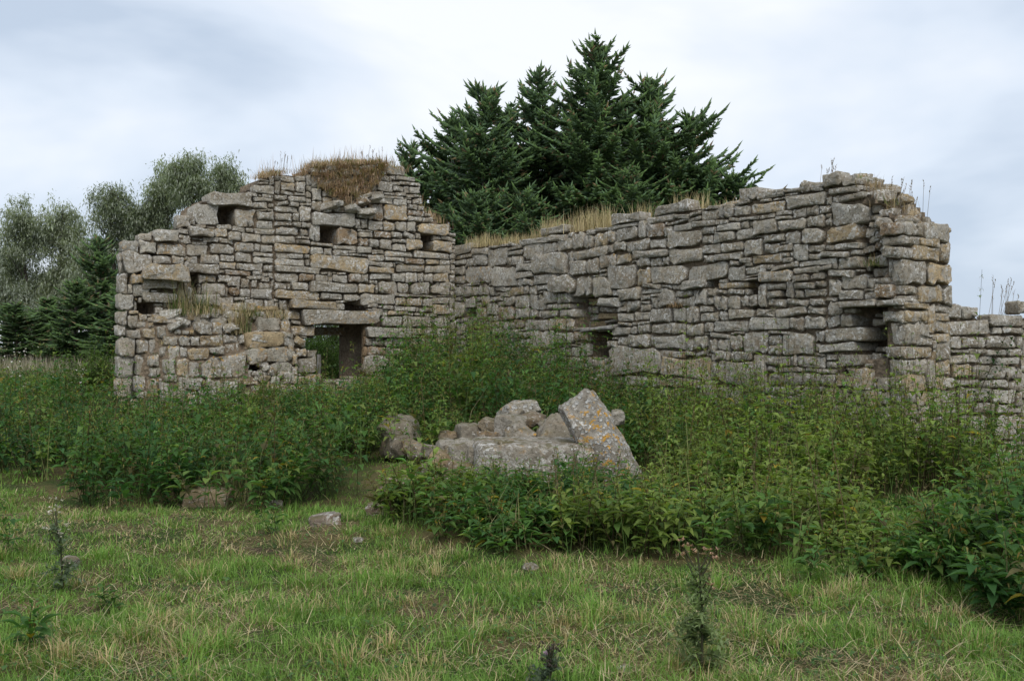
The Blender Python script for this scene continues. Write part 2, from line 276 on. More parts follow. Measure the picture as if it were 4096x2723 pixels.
    'C': [(4,334,34,357),(34,357,60,371),(35,334,68,357),(61,356,107,380,10),(68,332,121,354),(7,297,57,335),(59,316,93,330),(36,283,119,315,26),(20,277,42,294,12),(37,267,103,287,16),(1,258,17,296),(16,259,25,276),(24,252,54,277),(39,243,103,262,10),(-3,228,26,259),(-2,200,15,227),(15,195,34,220),(17,221,34,228),(-3,181,13,201),(13,176,37,193),(37,176,59,195),(28,195,47,207),(-3,144,27,180),(28,149,47,174),(47,148,61,175),(60,177,75,199),(68,163,93,181),(79,194,102,214),(102,193,118,215),(89,184,102,194),(102,183,116,192),(116,183,125,193),(125,184,158,208,9),(134,208,168,221),(95,162,116,182),(116,162,133,181),(134,162,177,183),(61,142,73,162),(74,137,95,163),(95,142,109,160),(109,136,148,160),(149,148,178,161),(-4,106,27,143),(27,110,43,147),(44,125,61,147),(45,105,64,124),(64,111,86,140),(86,106,109,140),(109,105,130,134),(130,102,216,147,10),(-3,68,24,105),(25,81,43,108),(44,66,58,104),(58,62,73,97),(65,97,87,111),(88,82,132,105),(73,58,98,90),(99,55,121,80),(139,51,170,101),(170,70,196,98),(193,91,206,102),(1,47,42,67),(3,29,34,47),(34,28,51,46),(52,43,63,66),(63,25,86,57),(87,31,103,56),(193,188,219,224,-12),(219,191,240,212,-12),(248,191,295,218,8),(217,161,295,190,14),(209,149,217,177,-12),(183,147,202,167,-12),(217,131,298,160,12),(216,97,232,118,-12),(259,108,306,133,8),(236,86,251,111,-12),(251,97,263,111,-12),(202,77,232,90,-12),(136,240,187,262,2),(187,230,259,247),(259,232,300,242),(255,218,284,228),(145,221,174,238)],
    'D': [(5,200,50,222),(50,200,79,218),(15,177,98,198),(94,190,153,207),(103,179,119,189),(119,179,153,189),(5,159,47,175),(48,159,91,175),(92,159,142,177),(143,159,153,176),(30,152,60,157),(61,150,91,158),(92,148,125,157),(127,147,153,158),(5,138,25,155),(27,137,79,150),(81,136,104,149),(105,135,147,146),(6,120,31,136),(33,118,67,137),(68,116,123,136),(124,115,153,133),(40,106,79,115),(80,102,130,114),(131,98,153,113),(6,102,38,118),(55,83,97,103),(98,80,141,101),(142,75,153,96),(45,83,54,105),(43,67,105,82),(107,66,136,79),(45,35,99,66),(103,27,153,65),(143,208,162,227)],
    'E': [(0,311,18,331),(19,311,41,330),(42,307,100,332),(0,298,30,310),(33,298,77,310),(80,278,101,305),(18,279,79,299),(0,245,47,278),(48,247,103,277),(0,231,28,244),(30,221,85,245),(87,219,106,245),(0,221,20,230),(0,212,51,220),(53,180,68,219),(0,194,51,211),(0,162,34,194),(35,174,54,193),(33,163,64,173),(0,145,63,161),(0,126,34,144),(35,122,50,144),(50,103,66,144),(0,100,48,124)],
}
CHINKS = {
    'A': [(45,0,99,26),(99,0,139,14),(139,0,159,16),(159,0,195,10),(195,0,215,28),(215,0,263,14),(263,0,301,28),(301,0,359,26),(359,0,395,18),(395,0,443,10),(443,0,485,14),(485,0,543,10),(543,0,591,26),(591,0,619,26),(619,0,677,10),(677,0,727,10),(727,0,737,18),(159,10,185,26),(185,10,195,26),(395,10,419,32),(419,10,443,34),(485,10,513,26),(513,10,543,30),(619,10,659,24),(659,10,677,38),(677,10,697,36),(697,10,727,38),(99,14,135,42),(215,14,263,36),(443,14,485,32),(135,16,159,38),(359,18,381,40),(381,18,395,34),(727,18,737,30),(619,24,653,48),(653,24,659,48),(45,26,91,54),(91,26,99,50),(159,26,195,38),(301,26,351,52),(351,26,359,46),(485,26,513,54),(543,26,575,44),(575,26,593,44),(593,26,619,54),(195,28,215,44),(263,28,301,40),(513,30,543,42),(727,30,737,40),(395,32,419,58),(443,32,467,52),(467,32,485,50),(381,34,395,46),(419,34,443,48),(215,36,253,46),(253,36,263,48),(677,36,697,64),(135,38,193,56),(659,38,677,54),(697,38,727,54),(263,40,301,62),(359,40,381,50),(727,40,737,52),(99,42,125,56),(125,42,135,56),(513,42,543,58),(193,44,215,66),(543,44,593,66),(215,46,249,70),(351,46,359,72),(381,46,395,70),(249,48,263,64),(419,48,443,58),(619,48,637,68),(637,48,659,74),(91,50,99,70),(359,50,381,70),(467,50,485,70),(301,52,343,70),(343,52,351,66),(443,52,467,74),(727,52,737,80),(45,54,91,82),(485,54,513,66),(593,54,619,64),(659,54,677,68),(697,54,727,66),(99,56,147,70),(147,56,167,68),(167,56,193,76),(395,58,437,76),(437,58,443,76),(513,58,543,66),(263,62,301,76),(249,64,263,80),(593,64,615,88),(677,64,695,74),(193,66,215,94),(343,66,351,80),(485,66,491,92),(549,66,571,88),(571,66,593,88),(695,66,727,78),(147,68,167,94),(615,68,637,84),(659,68,677,84),(91,70,147,88),(215,70,249,86),(301,70,321,84),(321,70,343,80),(359,70,395,84),(467,70,485,82),(351,72,359,84),(443,74,467,92),(637,74,659,92),(677,74,695,84),(167,76,187,104),(187,76,193,90),(263,76,301,90),(395,76,443,84),(695,78,715,98),(715,78,727,96),(249,80,263,104),(321,80,347,96),(727,80,737,104),(45,82,77,100),(77,82,91,98),(467,82,485,92),(301,84,321,110),(347,84,367,100),(411,84,443,92),(615,84,637,96),(659,84,695,102),(215,86,249,112),(91,88,115,108),(115,88,143,104),(187,90,193,102),(263,90,297,100),(637,92,659,106),(143,94,167,114),(193,94,215,122),(321,96,347,106),(613,96,637,104),(715,96,727,118),(77,98,91,114),(513,98,557,104),(557,98,563,104),(695,98,715,112),(45,100,77,128),(263,100,301,124),(347,100,367,106),(187,102,193,112),(659,102,695,122),(115,104,143,128),(167,104,187,118),(249,104,263,118),(617,104,637,114),(727,104,737,124),(321,106,339,114),(339,106,357,114),(637,106,659,132),(91,108,115,126),(301,110,321,114),(187,112,193,128),(215,112,249,136),(695,112,715,130),(77,114,91,142),(143,114,167,126),(301,114,319,136),(617,114,637,132),(167,118,185,130),(249,118,263,138),(715,118,727,132),(193,122,215,138),(659,122,691,132),(263,124,301,134),(727,124,737,138),(91,126,115,152),(143,126,167,138),(45,128,77,146),(115,128,143,144),(185,128,193,140),(167,130,185,158),(691,130,715,150),(669,132,691,146),(715,132,727,146),(263,134,301,146),(215,136,245,160),(301,136,319,156),(143,138,167,150),(193,138,215,162),(245,138,263,158),(727,138,737,166),(185,140,193,158),(77,142,91,154),(561,142,573,160),(115,144,143,154),(45,146,67,168),(67,146,77,158),(263,146,301,160),(669,146,691,158),(715,146,727,158),(143,150,167,162),(691,150,715,158),(91,152,115,176),(77,154,91,170),(115,154,143,182),(301,156,323,160),(67,158,77,176),(167,158,193,176),(245,158,263,184),(215,160,245,172),(263,160,307,172),(143,162,167,180),(193,162,211,172),(513,164,527,180),(725,166,737,194),(45,168,67,186),(77,170,91,190),(193,172,245,182),(263,172,285,200),(285,172,307,186),(67,176,77,198),(91,176,115,202),(167,176,193,196),(527,176,533,180),(143,180,167,204),(361,180,377,184),(115,182,143,210),(193,182,211,200),(211,182,245,200),(245,184,263,194),(45,186,67,214),(285,186,307,214),(77,190,91,216),(245,194,263,218),(725,194,737,220),(167,196,191,222),(67,198,77,214),(191,200,223,220),(223,200,245,216),(263,200,285,220),(91,202,115,226),(143,204,167,220),(717,206,725,226),(343,208,363,216),(115,210,143,234),(45,214,63,224),(63,214,77,240),(285,214,307,234),(77,216,91,236),(223,216,245,236),(245,218,263,242),(143,220,167,230),(191,220,223,244),(263,220,285,238),(725,220,737,234),(167,222,191,242),(45,224,63,248),(91,226,115,236),(717,226,725,232),(691,228,717,232),(143,230,167,248),(617,230,629,238),(115,234,133,254),(133,234,143,252),(285,234,307,258),(721,234,737,250),(77,236,95,254),(95,236,115,250),(223,236,245,254),(263,238,285,258),(307,238,317,254),(555,238,565,242),(635,238,641,250),(63,240,77,268),(517,240,527,244),(167,242,191,252),(245,242,263,258),(191,244,223,262),(543,246,553,252),(45,248,63,260),(143,248,167,262),(95,250,115,266),(721,250,737,274),(133,252,143,264),(167,252,191,262),(77,254,95,266),(115,254,133,264),(223,254,245,262),(307,254,317,260),(245,258,257,262),(45,260,63,278),(205,262,211,280),(115,264,123,274),(151,264,157,280),(77,266,107,280),(107,266,115,286),(63,268,77,280),(615,272,621,278),(115,274,123,288),(689,274,737,278),(45,278,63,292),(535,278,541,296),(723,278,737,290),(63,280,85,302),(85,280,107,290),(151,280,157,286),(301,280,307,300),(107,286,115,300),(115,288,123,302),(85,290,107,314),(723,290,737,308),(45,292,63,304),(535,296,541,306),(425,298,435,310),(521,298,535,306),(107,300,115,320),(63,302,83,314),(115,302,123,306),(45,304,63,326),(721,308,737,326),(425,310,435,320),(63,314,107,336),(409,314,425,320),(435,316,443,320),(107,320,119,338),(45,326,63,336),(725,326,737,336),(45,336,91,354),(91,336,107,354),(579,336,585,348),(725,336,737,350),(107,338,119,352),(119,340,127,356),(585,344,605,348),(695,346,725,358),(725,350,737,360),(107,352,119,356),(77,354,107,362),(107,356,113,360),(471,356,501,362),(501,356,517,362),(721,360,737,374),(471,362,489,368),(139,372,159,376),(727,374,737,384),(727,384,737,394),(727,394,737,402),(137,396,145,400),(167,396,183,400),(679,402,699,412),(717,424,727,428),(717,428,725,432),(269,438,293,442),(387,448,411,468),(435,448,475,460),(475,448,489,458),(489,450,515,462),(361,456,387,462),(411,456,435,478),(475,458,489,478),(435,460,475,470),(375,462,387,472),(489,462,515,472),(273,468,281,472),(387,468,411,496),(435,470,475,480),(375,472,387,486),(489,472,515,484),(515,474,525,502),(309,476,321,504),(351,476,375,482),(411,478,435,496),(475,478,489,484),(435,480,465,484),(465,480,475,484),(353,482,375,506),(435,484,461,498),(499,484,515,504),(375,486,387,498),(275,494,297,500),(297,494,309,510),(557,494,581,500),(643,494,649,500),(387,496,435,520),(375,498,387,522),(435,498,453,518),(453,498,461,508),(277,500,297,504),(525,500,539,516),(321,502,353,516),(515,502,525,520),(309,504,321,514),(499,504,515,514),(353,506,375,518),(453,508,461,512),(503,514,515,534),(525,516,539,538),(435,518,455,522),(387,520,435,524),(515,520,525,540),(435,522,449,530),(423,524,435,530),(539,524,569,536),(569,524,575,536),(575,528,585,538),(503,534,515,554),(539,536,561,546),(525,538,539,558),(515,540,525,556),(473,544,503,550),(539,546,561,554)],
    'B': [(0,-10,46,6),(46,-10,82,16),(82,-10,126,6),(126,-10,150,18),(150,-10,192,12),(192,-10,228,6),(228,-10,256,8),(256,-10,312,0),(312,-10,354,10),(354,-10,378,0),(378,-10,420,8),(420,-10,472,10),(472,-10,506,12),(506,-10,552,4),(552,-10,580,16),(580,-10,622,4),(622,-10,680,6),(680,-10,704,4),(704,-10,734,14),(734,-10,764,18),(764,-10,786,8),(786,-10,836,18),(836,-10,892,6),(892,-10,924,0),(924,-10,950,2),(950,-10,998,0),(998,-10,1018,14),(1018,-10,1038,10),(1038,-10,1056,8),(1056,-10,1118,6),(1118,-10,1180,10),(256,0,298,16),(298,0,312,28),(354,0,378,16),(892,0,922,24),(950,0,970,22),(970,0,998,20),(922,2,940,22),(940,2,950,14),(506,4,540,22),(540,4,552,32),(580,4,622,26),(680,4,702,18),(0,6,46,24),(82,6,118,18),(118,6,126,26),(192,6,214,20),(214,6,228,28),(622,6,640,34),(640,6,670,32),(670,6,680,34),(836,6,862,28),(862,6,892,24),(1056,6,1086,16),(1086,6,1118,16),(228,8,256,34),(378,8,410,20),(410,8,420,30),(764,8,786,26),(1038,8,1056,18),(312,10,354,26),(420,10,440,26),(440,10,466,24),(466,10,472,32),(1018,10,1038,28),(1118,10,1164,34),(1164,10,1180,34),(150,12,192,38),(472,12,506,34),(702,14,722,24),(722,14,734,28),(940,14,950,24),(998,14,1016,42),(46,16,70,30),(70,16,82,26),(256,16,298,32),(354,16,376,42),(552,16,580,36),(1056,16,1098,26),(1098,16,1118,32),(82,18,118,44),(126,18,150,40),(680,18,702,46),(734,18,764,32),(786,18,824,36),(824,18,836,44),(1038,18,1056,36),(192,20,212,30),(376,20,410,44),(970,20,998,40),(506,22,540,40),(922,22,940,42),(950,22,970,34),(0,24,42,34),(440,24,466,46),(702,24,722,52),(862,24,914,46),(914,24,922,42),(940,24,950,52),(70,26,82,42),(118,26,126,36),(312,26,354,44),(420,26,440,48),(580,26,606,36),(606,26,622,36),(764,26,786,38),(1056,26,1098,42),(212,28,228,48),(298,28,312,52),(722,28,734,48),(836,28,862,48),(1016,28,1038,42),(42,30,70,58),(192,30,212,54),(410,30,420,48),(256,32,298,42),(466,32,472,56),(540,32,552,58),(640,32,670,50),(734,32,762,58),(1098,32,1118,54),(0,34,40,58),(228,34,256,54),(472,34,506,50),(622,34,640,52),(670,34,680,54),(950,34,970,52),(1118,34,1140,50),(1140,34,1166,58),(1166,34,1180,44),(118,36,126,46),(552,36,572,52),(572,36,604,48),(604,36,622,62),(786,36,812,62),(812,36,824,50),(1038,36,1056,46),(150,38,186,64),(186,38,192,54),(762,38,786,62),(126,40,150,50),(506,40,540,64),(970,40,998,54),(70,42,82,60),(256,42,298,64),(354,42,376,52),(914,42,940,58),(998,42,1038,56),(1056,42,1086,64),(1086,42,1098,62),(82,44,106,60),(106,44,118,56),(312,44,354,56),(376,44,410,62),(824,44,836,56),(1166,44,1180,68),(118,46,126,60),(440,46,462,56),(680,46,702,70),(862,46,884,56),(884,46,914,64),(1038,46,1056,68),(212,48,228,62),(410,48,440,70),(572,48,604,62),(722,48,734,62),(836,48,862,64),(126,50,150,74),(472,50,506,76),(640,50,660,70),(660,50,670,78),(812,50,824,60),(1118,50,1140,64),(298,52,312,76),(354,52,376,68),(552,52,572,72),(622,52,640,62),(702,52,722,66),(940,52,970,66),(186,54,212,76),(228,54,254,72),(670,54,680,64),(970,54,998,66),(1098,54,1118,66),(106,56,118,80),(312,56,350,84),(440,56,472,74),(824,56,836,64),(862,56,884,64),(998,56,1036,66),(0,58,28,68),(28,58,52,68),(52,58,70,74),(540,58,552,84),(734,58,762,68),(914,58,940,70),(1140,58,1164,80),(70,60,90,84),(90,60,106,76),(118,60,126,82),(812,60,824,64),(212,62,228,84),(376,62,410,74),(572,62,632,80),(632,62,640,78),(722,62,734,72),(762,62,768,78),(1086,62,1098,74),(150,64,186,84),(254,64,298,82),(506,64,540,86),(670,64,680,80),(890,64,914,72),(1056,64,1086,78),(1118,64,1140,76),(702,66,722,72),(992,66,1018,76),(1018,66,1038,76),(1098,66,1118,80),(0,68,28,86),(28,68,52,86),(350,68,376,94),(734,68,754,72),(754,68,762,90),(1038,68,1056,76),(1164,68,1180,84),(410,70,440,88),(640,70,660,90),(680,70,702,90),(228,72,254,82),(552,72,572,90),(702,72,716,82),(936,72,942,88),(52,74,70,98),(126,74,150,86),(376,74,410,86),(440,74,472,102),(1086,74,1098,96),(90,76,106,86),(186,76,212,94),(298,76,312,90),(472,76,506,104),(992,76,1006,88),(1118,76,1140,102),(632,78,640,90),(660,78,670,90),(762,78,768,90),(1052,78,1080,102),(1080,78,1086,102),(106,80,118,94),(572,80,604,90),(604,80,632,90),(670,80,680,90),(1098,80,1118,92),(1140,80,1160,100),(118,82,126,108),(228,82,260,94),(260,82,296,110),(702,82,716,92),(70,84,90,98),(150,84,170,110),(170,84,186,98),(212,84,228,102),(312,84,330,110),(330,84,350,108),(540,84,552,104),(1160,84,1180,104),(0,86,52,114),(90,86,106,100),(126,86,150,102),(376,86,410,104),(506,86,540,110),(410,88,440,98),(996,88,1006,92),(296,90,312,108),(552,90,600,102),(1098,92,1118,102),(106,94,118,114),(186,94,212,120),(228,94,260,116),(350,94,376,104),(1086,96,1098,102),(52,98,76,108),(76,98,90,126),(170,98,186,120),(410,98,440,122),(90,100,106,112),(1140,100,1160,120),(126,102,150,114),(212,102,228,130),(440,102,472,114),(552,102,596,110),(1134,102,1140,112),(350,104,388,128),(388,104,410,122),(472,104,492,130),(492,104,506,124),(540,104,552,128),(1160,104,1180,120),(52,108,76,126),(118,108,126,118),(296,108,312,132),(330,108,350,126),(150,110,170,132),(260,110,296,136),(312,110,330,134),(506,110,538,122),(552,110,558,138),(90,112,106,138),(1134,112,1140,120),(0,114,22,142),(22,114,44,142),(44,114,52,136),(106,114,118,138),(126,114,144,138),(144,114,150,136),(440,114,472,142),(228,116,260,142),(118,118,126,134),(170,120,212,148),(388,122,432,144),(432,122,440,142),(506,122,540,138),(962,122,970,130),(492,124,506,142),(52,126,90,142),(330,126,350,154),(350,128,388,152),(540,128,552,140),(212,130,228,142),(472,130,492,142),(1052,130,1070,140),(150,132,170,142),(296,132,312,146),(1118,132,1130,138),(118,134,126,162),(312,134,330,150),(44,136,52,148),(144,136,150,156),(260,136,296,158),(90,138,112,154),(112,138,118,158),(126,138,144,156),(506,138,532,142),(532,138,540,142),(552,138,558,142),(820,138,828,150),(0,142,44,158),(52,142,72,162),(72,142,90,158),(150,142,170,166),(212,142,234,170),(234,142,260,154),(432,142,466,162),(466,142,490,168),(388,144,420,160),(420,144,432,158),(296,146,312,156),(808,146,820,150),(44,148,52,170),(170,148,196,160),(196,148,212,164),(312,150,330,156),(350,152,380,156),(380,152,388,164),(90,154,112,176),(234,154,260,174),(1034,154,1042,166),(126,156,150,172),(296,156,306,176),(370,156,380,166),(0,158,44,178),(72,158,90,172),(112,158,118,184),(260,158,296,178),(420,158,432,166),(170,160,196,182),(388,160,420,166),(52,162,72,174),(118,162,126,178),(432,162,466,166),(670,162,678,182),(196,164,212,176),(150,166,170,182),(448,166,466,170),(44,170,52,182),(212,170,234,180),(72,172,90,198),(126,172,144,198),(144,172,150,182),(52,174,72,202),(234,174,260,178),(564,174,580,180),(90,176,112,202),(196,176,212,182),(0,178,20,188),(20,178,44,188),(118,178,126,190),(298,178,306,188),(212,180,238,198),(804,180,814,184),(864,180,870,184),(44,182,52,210),(202,182,212,196),(112,184,118,196),(0,188,44,216),(298,188,306,194),(1052,188,1078,206),(118,190,126,210),(492,190,518,198),(518,190,564,200),(448,192,492,198),(264,194,276,198),(112,196,118,206),(202,196,212,216),(72,198,90,214),(126,198,144,218),(212,198,238,214),(448,198,460,212),(510,198,518,206),(518,200,544,206),(52,202,72,224),(90,202,112,222),(144,204,150,214),(112,206,118,216),(1084,208,1104,216),(44,210,52,228),(118,210,126,222),(1166,212,1184,216),(72,214,90,228),(144,214,150,224),(0,216,20,226),(20,216,44,226),(112,216,118,222),(150,216,180,228),(126,218,144,222),(330,220,338,234),(132,222,144,228),(52,224,72,228),(144,224,150,228),(582,224,606,234),(884,224,900,242),(1052,226,1072,232),(1118,226,1142,238),(670,228,688,248),(688,230,694,240),(734,230,752,244),(590,234,606,244),(970,236,978,246),(1118,238,1136,242),(1136,238,1142,248),(688,240,694,254),(892,242,900,252),(1124,242,1136,256),(734,244,740,256),(774,244,782,256),(1142,246,1166,256),(178,248,200,258),(670,248,688,254),(1136,248,1142,256),(90,250,112,260),(564,254,584,264),(1158,256,1166,280),(442,258,458,264),(808,258,834,270),(716,260,724,268),(700,264,716,268),(834,264,856,270),(22,266,40,272),(1104,266,1112,270),(326,270,346,274),(894,270,924,274),(22,272,28,276),(166,272,186,278),(208,278,224,288),(1112,282,1120,296),(1096,290,1112,298),(1120,290,1148,304),(506,292,524,296),(142,294,158,300),(986,296,992,304),(1112,296,1120,304),(0,300,18,304),(670,300,698,316),(1052,300,1068,308),(376,302,400,306),(426,302,432,306),(620,312,632,316),(1138,314,1146,318),(966,316,976,320),(1108,324,1136,332),(914,330,932,334),(670,332,710,348),(710,332,716,344),(1120,332,1136,336),(276,334,306,338),(1052,336,1062,346),(40,340,46,346),(710,344,716,348),(1052,346,1062,354),(904,348,912,358),(72,360,78,364),(1052,366,1062,378),(1062,368,1074,378),(708,370,714,376),(216,372,256,378),(484,372,510,384),(140,374,182,380),(182,374,210,380),(210,374,216,380),(424,374,440,384),(510,376,566,384),(950,384,970,388),(970,384,978,388),(796,386,812,390),(870,386,876,390),(974,388,1000,392)],
    'C': [(1,-10,49,16),(49,-10,81,2),(81,-10,105,4),(105,-10,125,8),(125,-10,181,12),(181,-10,203,0),(203,-10,223,6),(223,-10,259,8),(259,-10,319,12),(319,-10,339,16),(181,0,203,10),(49,2,81,22),(81,4,105,18),(203,6,223,28),(105,8,125,28),(223,8,253,34),(253,8,259,30),(181,10,203,20),(125,12,177,32),(259,12,309,24),(309,12,319,34),(1,16,33,28),(33,16,49,26),(319,16,339,22),(81,18,105,24),(177,20,203,30),(319,22,337,32),(87,24,105,30),(259,24,295,42),(295,24,309,48),(53,26,63,40),(105,28,125,42),(203,28,221,50),(177,30,203,40),(253,30,259,50),(125,32,177,42),(319,32,335,40),(221,34,253,60),(309,34,319,52),(177,40,203,66),(319,40,333,50),(105,42,153,50),(153,42,177,50),(259,42,295,62),(43,46,51,64),(295,48,309,70),(105,50,139,54),(171,50,177,70),(203,50,221,68),(253,50,259,78),(319,50,331,60),(309,52,319,80),(123,54,139,70),(221,60,253,76),(319,60,329,70),(259,62,295,76),(177,66,203,70),(25,68,43,80),(203,68,221,76),(123,70,139,82),(197,70,203,76),(295,70,309,80),(319,70,327,80),(233,76,253,84),(259,76,293,90),(253,78,259,96),(293,80,325,88),(133,82,139,100),(293,88,317,106),(317,88,323,98),(75,90,87,96),(207,90,235,96),(259,90,293,96),(207,96,215,100),(59,98,65,104),(307,106,321,124),(217,118,227,130),(307,126,319,148),(299,134,307,152),(203,148,209,168),(307,148,319,166),(299,152,307,174),(307,166,319,172),(179,168,209,184),(307,172,317,188),(297,174,307,188),(209,178,217,186),(77,182,89,192),(159,184,181,208),(181,186,193,198),(297,188,317,212),(119,194,125,214),(49,196,59,206),(181,198,193,208),(59,200,79,222),(49,206,59,216),(35,208,49,222),(169,208,193,220),(125,210,133,228),(221,212,245,228),(119,214,125,230),(49,216,59,222),(79,216,99,234),(99,216,119,240),(175,220,193,228),(63,222,79,236),(133,222,143,238),(27,228,33,246),(125,228,133,250),(175,228,187,238),(119,230,125,258),(79,234,99,242),(63,236,79,242),(33,242,39,252),(105,242,119,270),(27,246,33,252),(125,250,135,274),(119,258,125,282),(55,262,67,266),(135,268,141,272),(105,270,119,282),(125,278,135,282),(119,284,131,300),(1,296,7,316),(119,300,129,312),(119,312,129,322),(1,316,7,332),(95,316,119,332),(119,324,127,332),(109,356,125,364)],
    'D': [(1,-10,33,4),(33,-10,79,14),(79,-10,101,0),(101,-10,127,10),(127,-10,177,16),(177,-10,201,0),(79,0,101,26),(177,0,201,28),(1,4,33,18),(101,10,127,22),(33,14,79,26),(127,16,147,26),(147,16,177,26),(1,18,29,42),(101,22,127,26),(29,26,89,34),(89,26,101,34),(153,26,177,40),(177,28,201,52),(29,34,43,52),(153,40,177,60),(1,42,29,58),(29,52,43,66),(177,52,201,64),(1,58,29,70),(153,60,177,86),(177,64,201,90),(29,66,41,82),(137,66,153,74),(1,70,29,92),(29,82,43,100),(153,86,171,102),(171,86,177,102),(177,90,201,114),(1,92,29,100),(153,102,177,124),(177,114,201,124),(153,124,201,146),(153,146,189,174),(189,146,201,164),(189,164,201,192),(153,174,189,186),(1,176,13,190),(153,186,189,200),(1,190,13,198),(189,192,201,202)],
    'E': [(7,-10,37,10),(37,-10,87,6),(87,-10,107,16),(37,6,73,34),(73,6,87,20),(7,10,37,28),(87,16,107,36),(73,20,87,38),(7,28,37,40),(37,34,57,44),(57,34,73,48),(87,36,107,64),(73,38,87,66),(7,40,37,64),(37,44,57,70),(57,48,73,66),(7,64,31,84),(31,64,37,74),(87,64,107,74),(57,66,87,90),(37,70,57,80),(31,74,37,92),(87,74,107,100),(37,80,57,100),(7,84,25,100),(25,84,31,94),(57,90,85,100),(31,92,37,100),(25,94,31,100),(73,100,107,120),(67,102,73,130),(73,120,107,142),(67,130,73,158),(73,142,107,166),(65,158,73,170),(73,166,107,180),(65,170,73,178),(55,174,65,178),(69,180,107,196),(69,196,107,208),(69,208,105,218),(21,220,29,230),(101,306,107,320),(101,320,107,328)],
}
PROFILE = {
    'A': [(0.447, 3.598), (1.149, 3.764), (1.234, 3.982), (1.404, 4.163), (1.489, 4.426), (1.748, 4.644), (2.639, 4.716), (2.776, 5.1), (3.147, 5.205), (3.717, 5.231), (3.93, 5.433), (4.604, 5.526), (5.322, 5.643), (5.744, 5.57), (6.229, 5.462), (6.415, 5.285), (6.559, 4.763), (6.837, 4.588), (7.234, 4.369), (7.36, 4.129), (7.429, 3.935)],
    'C': [(0.007, 3.497), (0.43, 3.536), (0.602, 3.739), (1.064, 3.8), (1.243, 3.688), (1.308, 2.913), (1.556, 2.509), (1.976, 2.395), (3.025, 2.289), (3.16, 2.162), (3.206, 1.083), (3.388, 0.213)],
    'B': [(-0.16, 3.875), (0.792, 3.868), (2.681, 3.832), (3.755, 3.886), (4.189, 3.889), (5.783, 3.899), (6.505, 3.926), (7.4, 3.943), (8.804, 3.94), (9.527, 4.008), (10.359, 3.935), (10.672, 4.045), (11.086, 3.916), (11.231, 3.776), (11.481, 3.554), (11.689, 3.354), (11.925, 3.26)],
    'E': [(0.067, 3.353), (0.143, 3.358), (0.478, 3.334), (1.075, 3.332)],
    'D': [(0.013, 2.206), (0.774, 2.184), (0.826, 2.031), (1.182, 2.046), (2.017, 2.072)],
}
OPENINGS = {
    'A': [(1.929, 4.059, 2.237, 4.423, 0.6), (4.059, 3.785, 4.44, 4.15, 0.6), (6.499, 3.776, 6.768, 4.124, 0.6), (3.951, 0.92, 5.111, 2.083, None), (3.77, 0.931, 3.983, 1.814, None), (4.639, 2.417, 5.157, 2.571, 0.5), (1.131, 3.572, 1.298, 3.778, 0.4), (1.242, 2.66, 1.505, 3.036, 0.6), (1.486, 3.249, 1.552, 3.419, 0.3)],
    'B': [(4.523, 1.985, 5.901, 2.53, 0.38), (4.913, 1.44, 5.627, 1.895, 0.7), (4.401, 2.376, 4.523, 2.56, 0.5), (8.079, 2.578, 8.342, 2.687, 0.35), (9.01, 2.244, 9.22, 2.624, 0.45), (9.692, 2.353, 9.786, 2.455, 0.3), (7.696, 0.622, 7.934, 0.893, 0.5), (11.115, 2.633, 11.486, 3.539, 0.35), (11.043, 1.515, 11.64, 2.151, 0.55), (0.433, 2.284, 0.883, 2.476, 0.4)],
    'C': [(0.613, 3.295, 0.857, 3.348, 0.5), (0.682, 2.605, 1.034, 2.659, 0.5), (2.283, 1.147, 2.59, 1.296, 0.5), (0.338, 2.229, 0.613, 2.406, 0.5)],
    'D': [],
    'E': [],
}
# loose stones: name -> (x, y, z, half width, half height) in metres
ROCKS = {
    'block': (0.194, 11.6, 0.229, 0.605, 0.327),
    'perched': (-0.070, 11.2, 0.539, 0.102, 0.064),
    'tri': (0.518, 12.3, 0.617, 0.247, 0.194),
    'wedge': (0.064, 12.2, 0.602, 0.204, 0.111),
    'square': (0.012, 12.9, 0.619, 0.185, 0.142),
    'lichen': (0.083, 13.4, 0.863, 0.289, 0.160),
    'flatrear': (-0.541, 13.0, 0.543, 0.143, 0.100),
    'mound': (-1.451, 13.6, 0.598, 0.306, 0.169),
    'low': (-1.484, 13.2, 0.362, 0.120, 0.139),
    'pale': (-0.495, 11.9, 0.416, 0.177, 0.125),
    'flatl': (-0.748, 12.4, 0.443, 0.131, 0.065),
    'round': (-0.802, 11.8, 0.330, 0.124, 0.096),
    'chip': (-0.940, 12.2, 0.380, 0.099, 0.076),
    'chip2': (-0.700, 11.9, 0.359, 0.085, 0.091),
    'chip3': (-0.438, 11.6, 0.396, 0.050, 0.094),
    'foot': (-0.418, 11.2, 0.239, 0.096, 0.086),
    'paver': (-1.113, 11.4, 0.089, 0.262, 0.125),
    'paver2': (-0.416, 10.6, 0.119, 0.132, 0.091),
    'cob': (-0.562, 11.3, 0.270, 0.108, 0.087),
    'behind': (1.278, 12.6, 0.756, 0.072, 0.084),
    'under': (0.729, 11.2, 0.067, 0.214, 0.107),
    'slabflat': (-3.166, 10.9, 0.020, 0.214, 0.099),
    'g1': (-1.678, 9.4, 0.035, 0.130, 0.063),
    'g2': (-1.279, 9.9, 0.032, 0.085, 0.081),
    'g3': (-1.604, 5.72, -0.001, 0.071, 0.025),
    'g4': (-3.229, 7.6, 0.022, 0.051, 0.051),
    'g5': (-1.267, 8.6, 0.003, 0.041, 0.033),
    'g6': (0.138, 7.6, 0.007, 0.051, 0.029),
    'g7': (0.547, 5.15, 0.003, 0.034, 0.020),
    'g8': (-3.967, 8.3, -0.020, 0.060, 0.040),
    'g9': (-2.394, 10.6, 0.007, 0.061, 0.041),
}
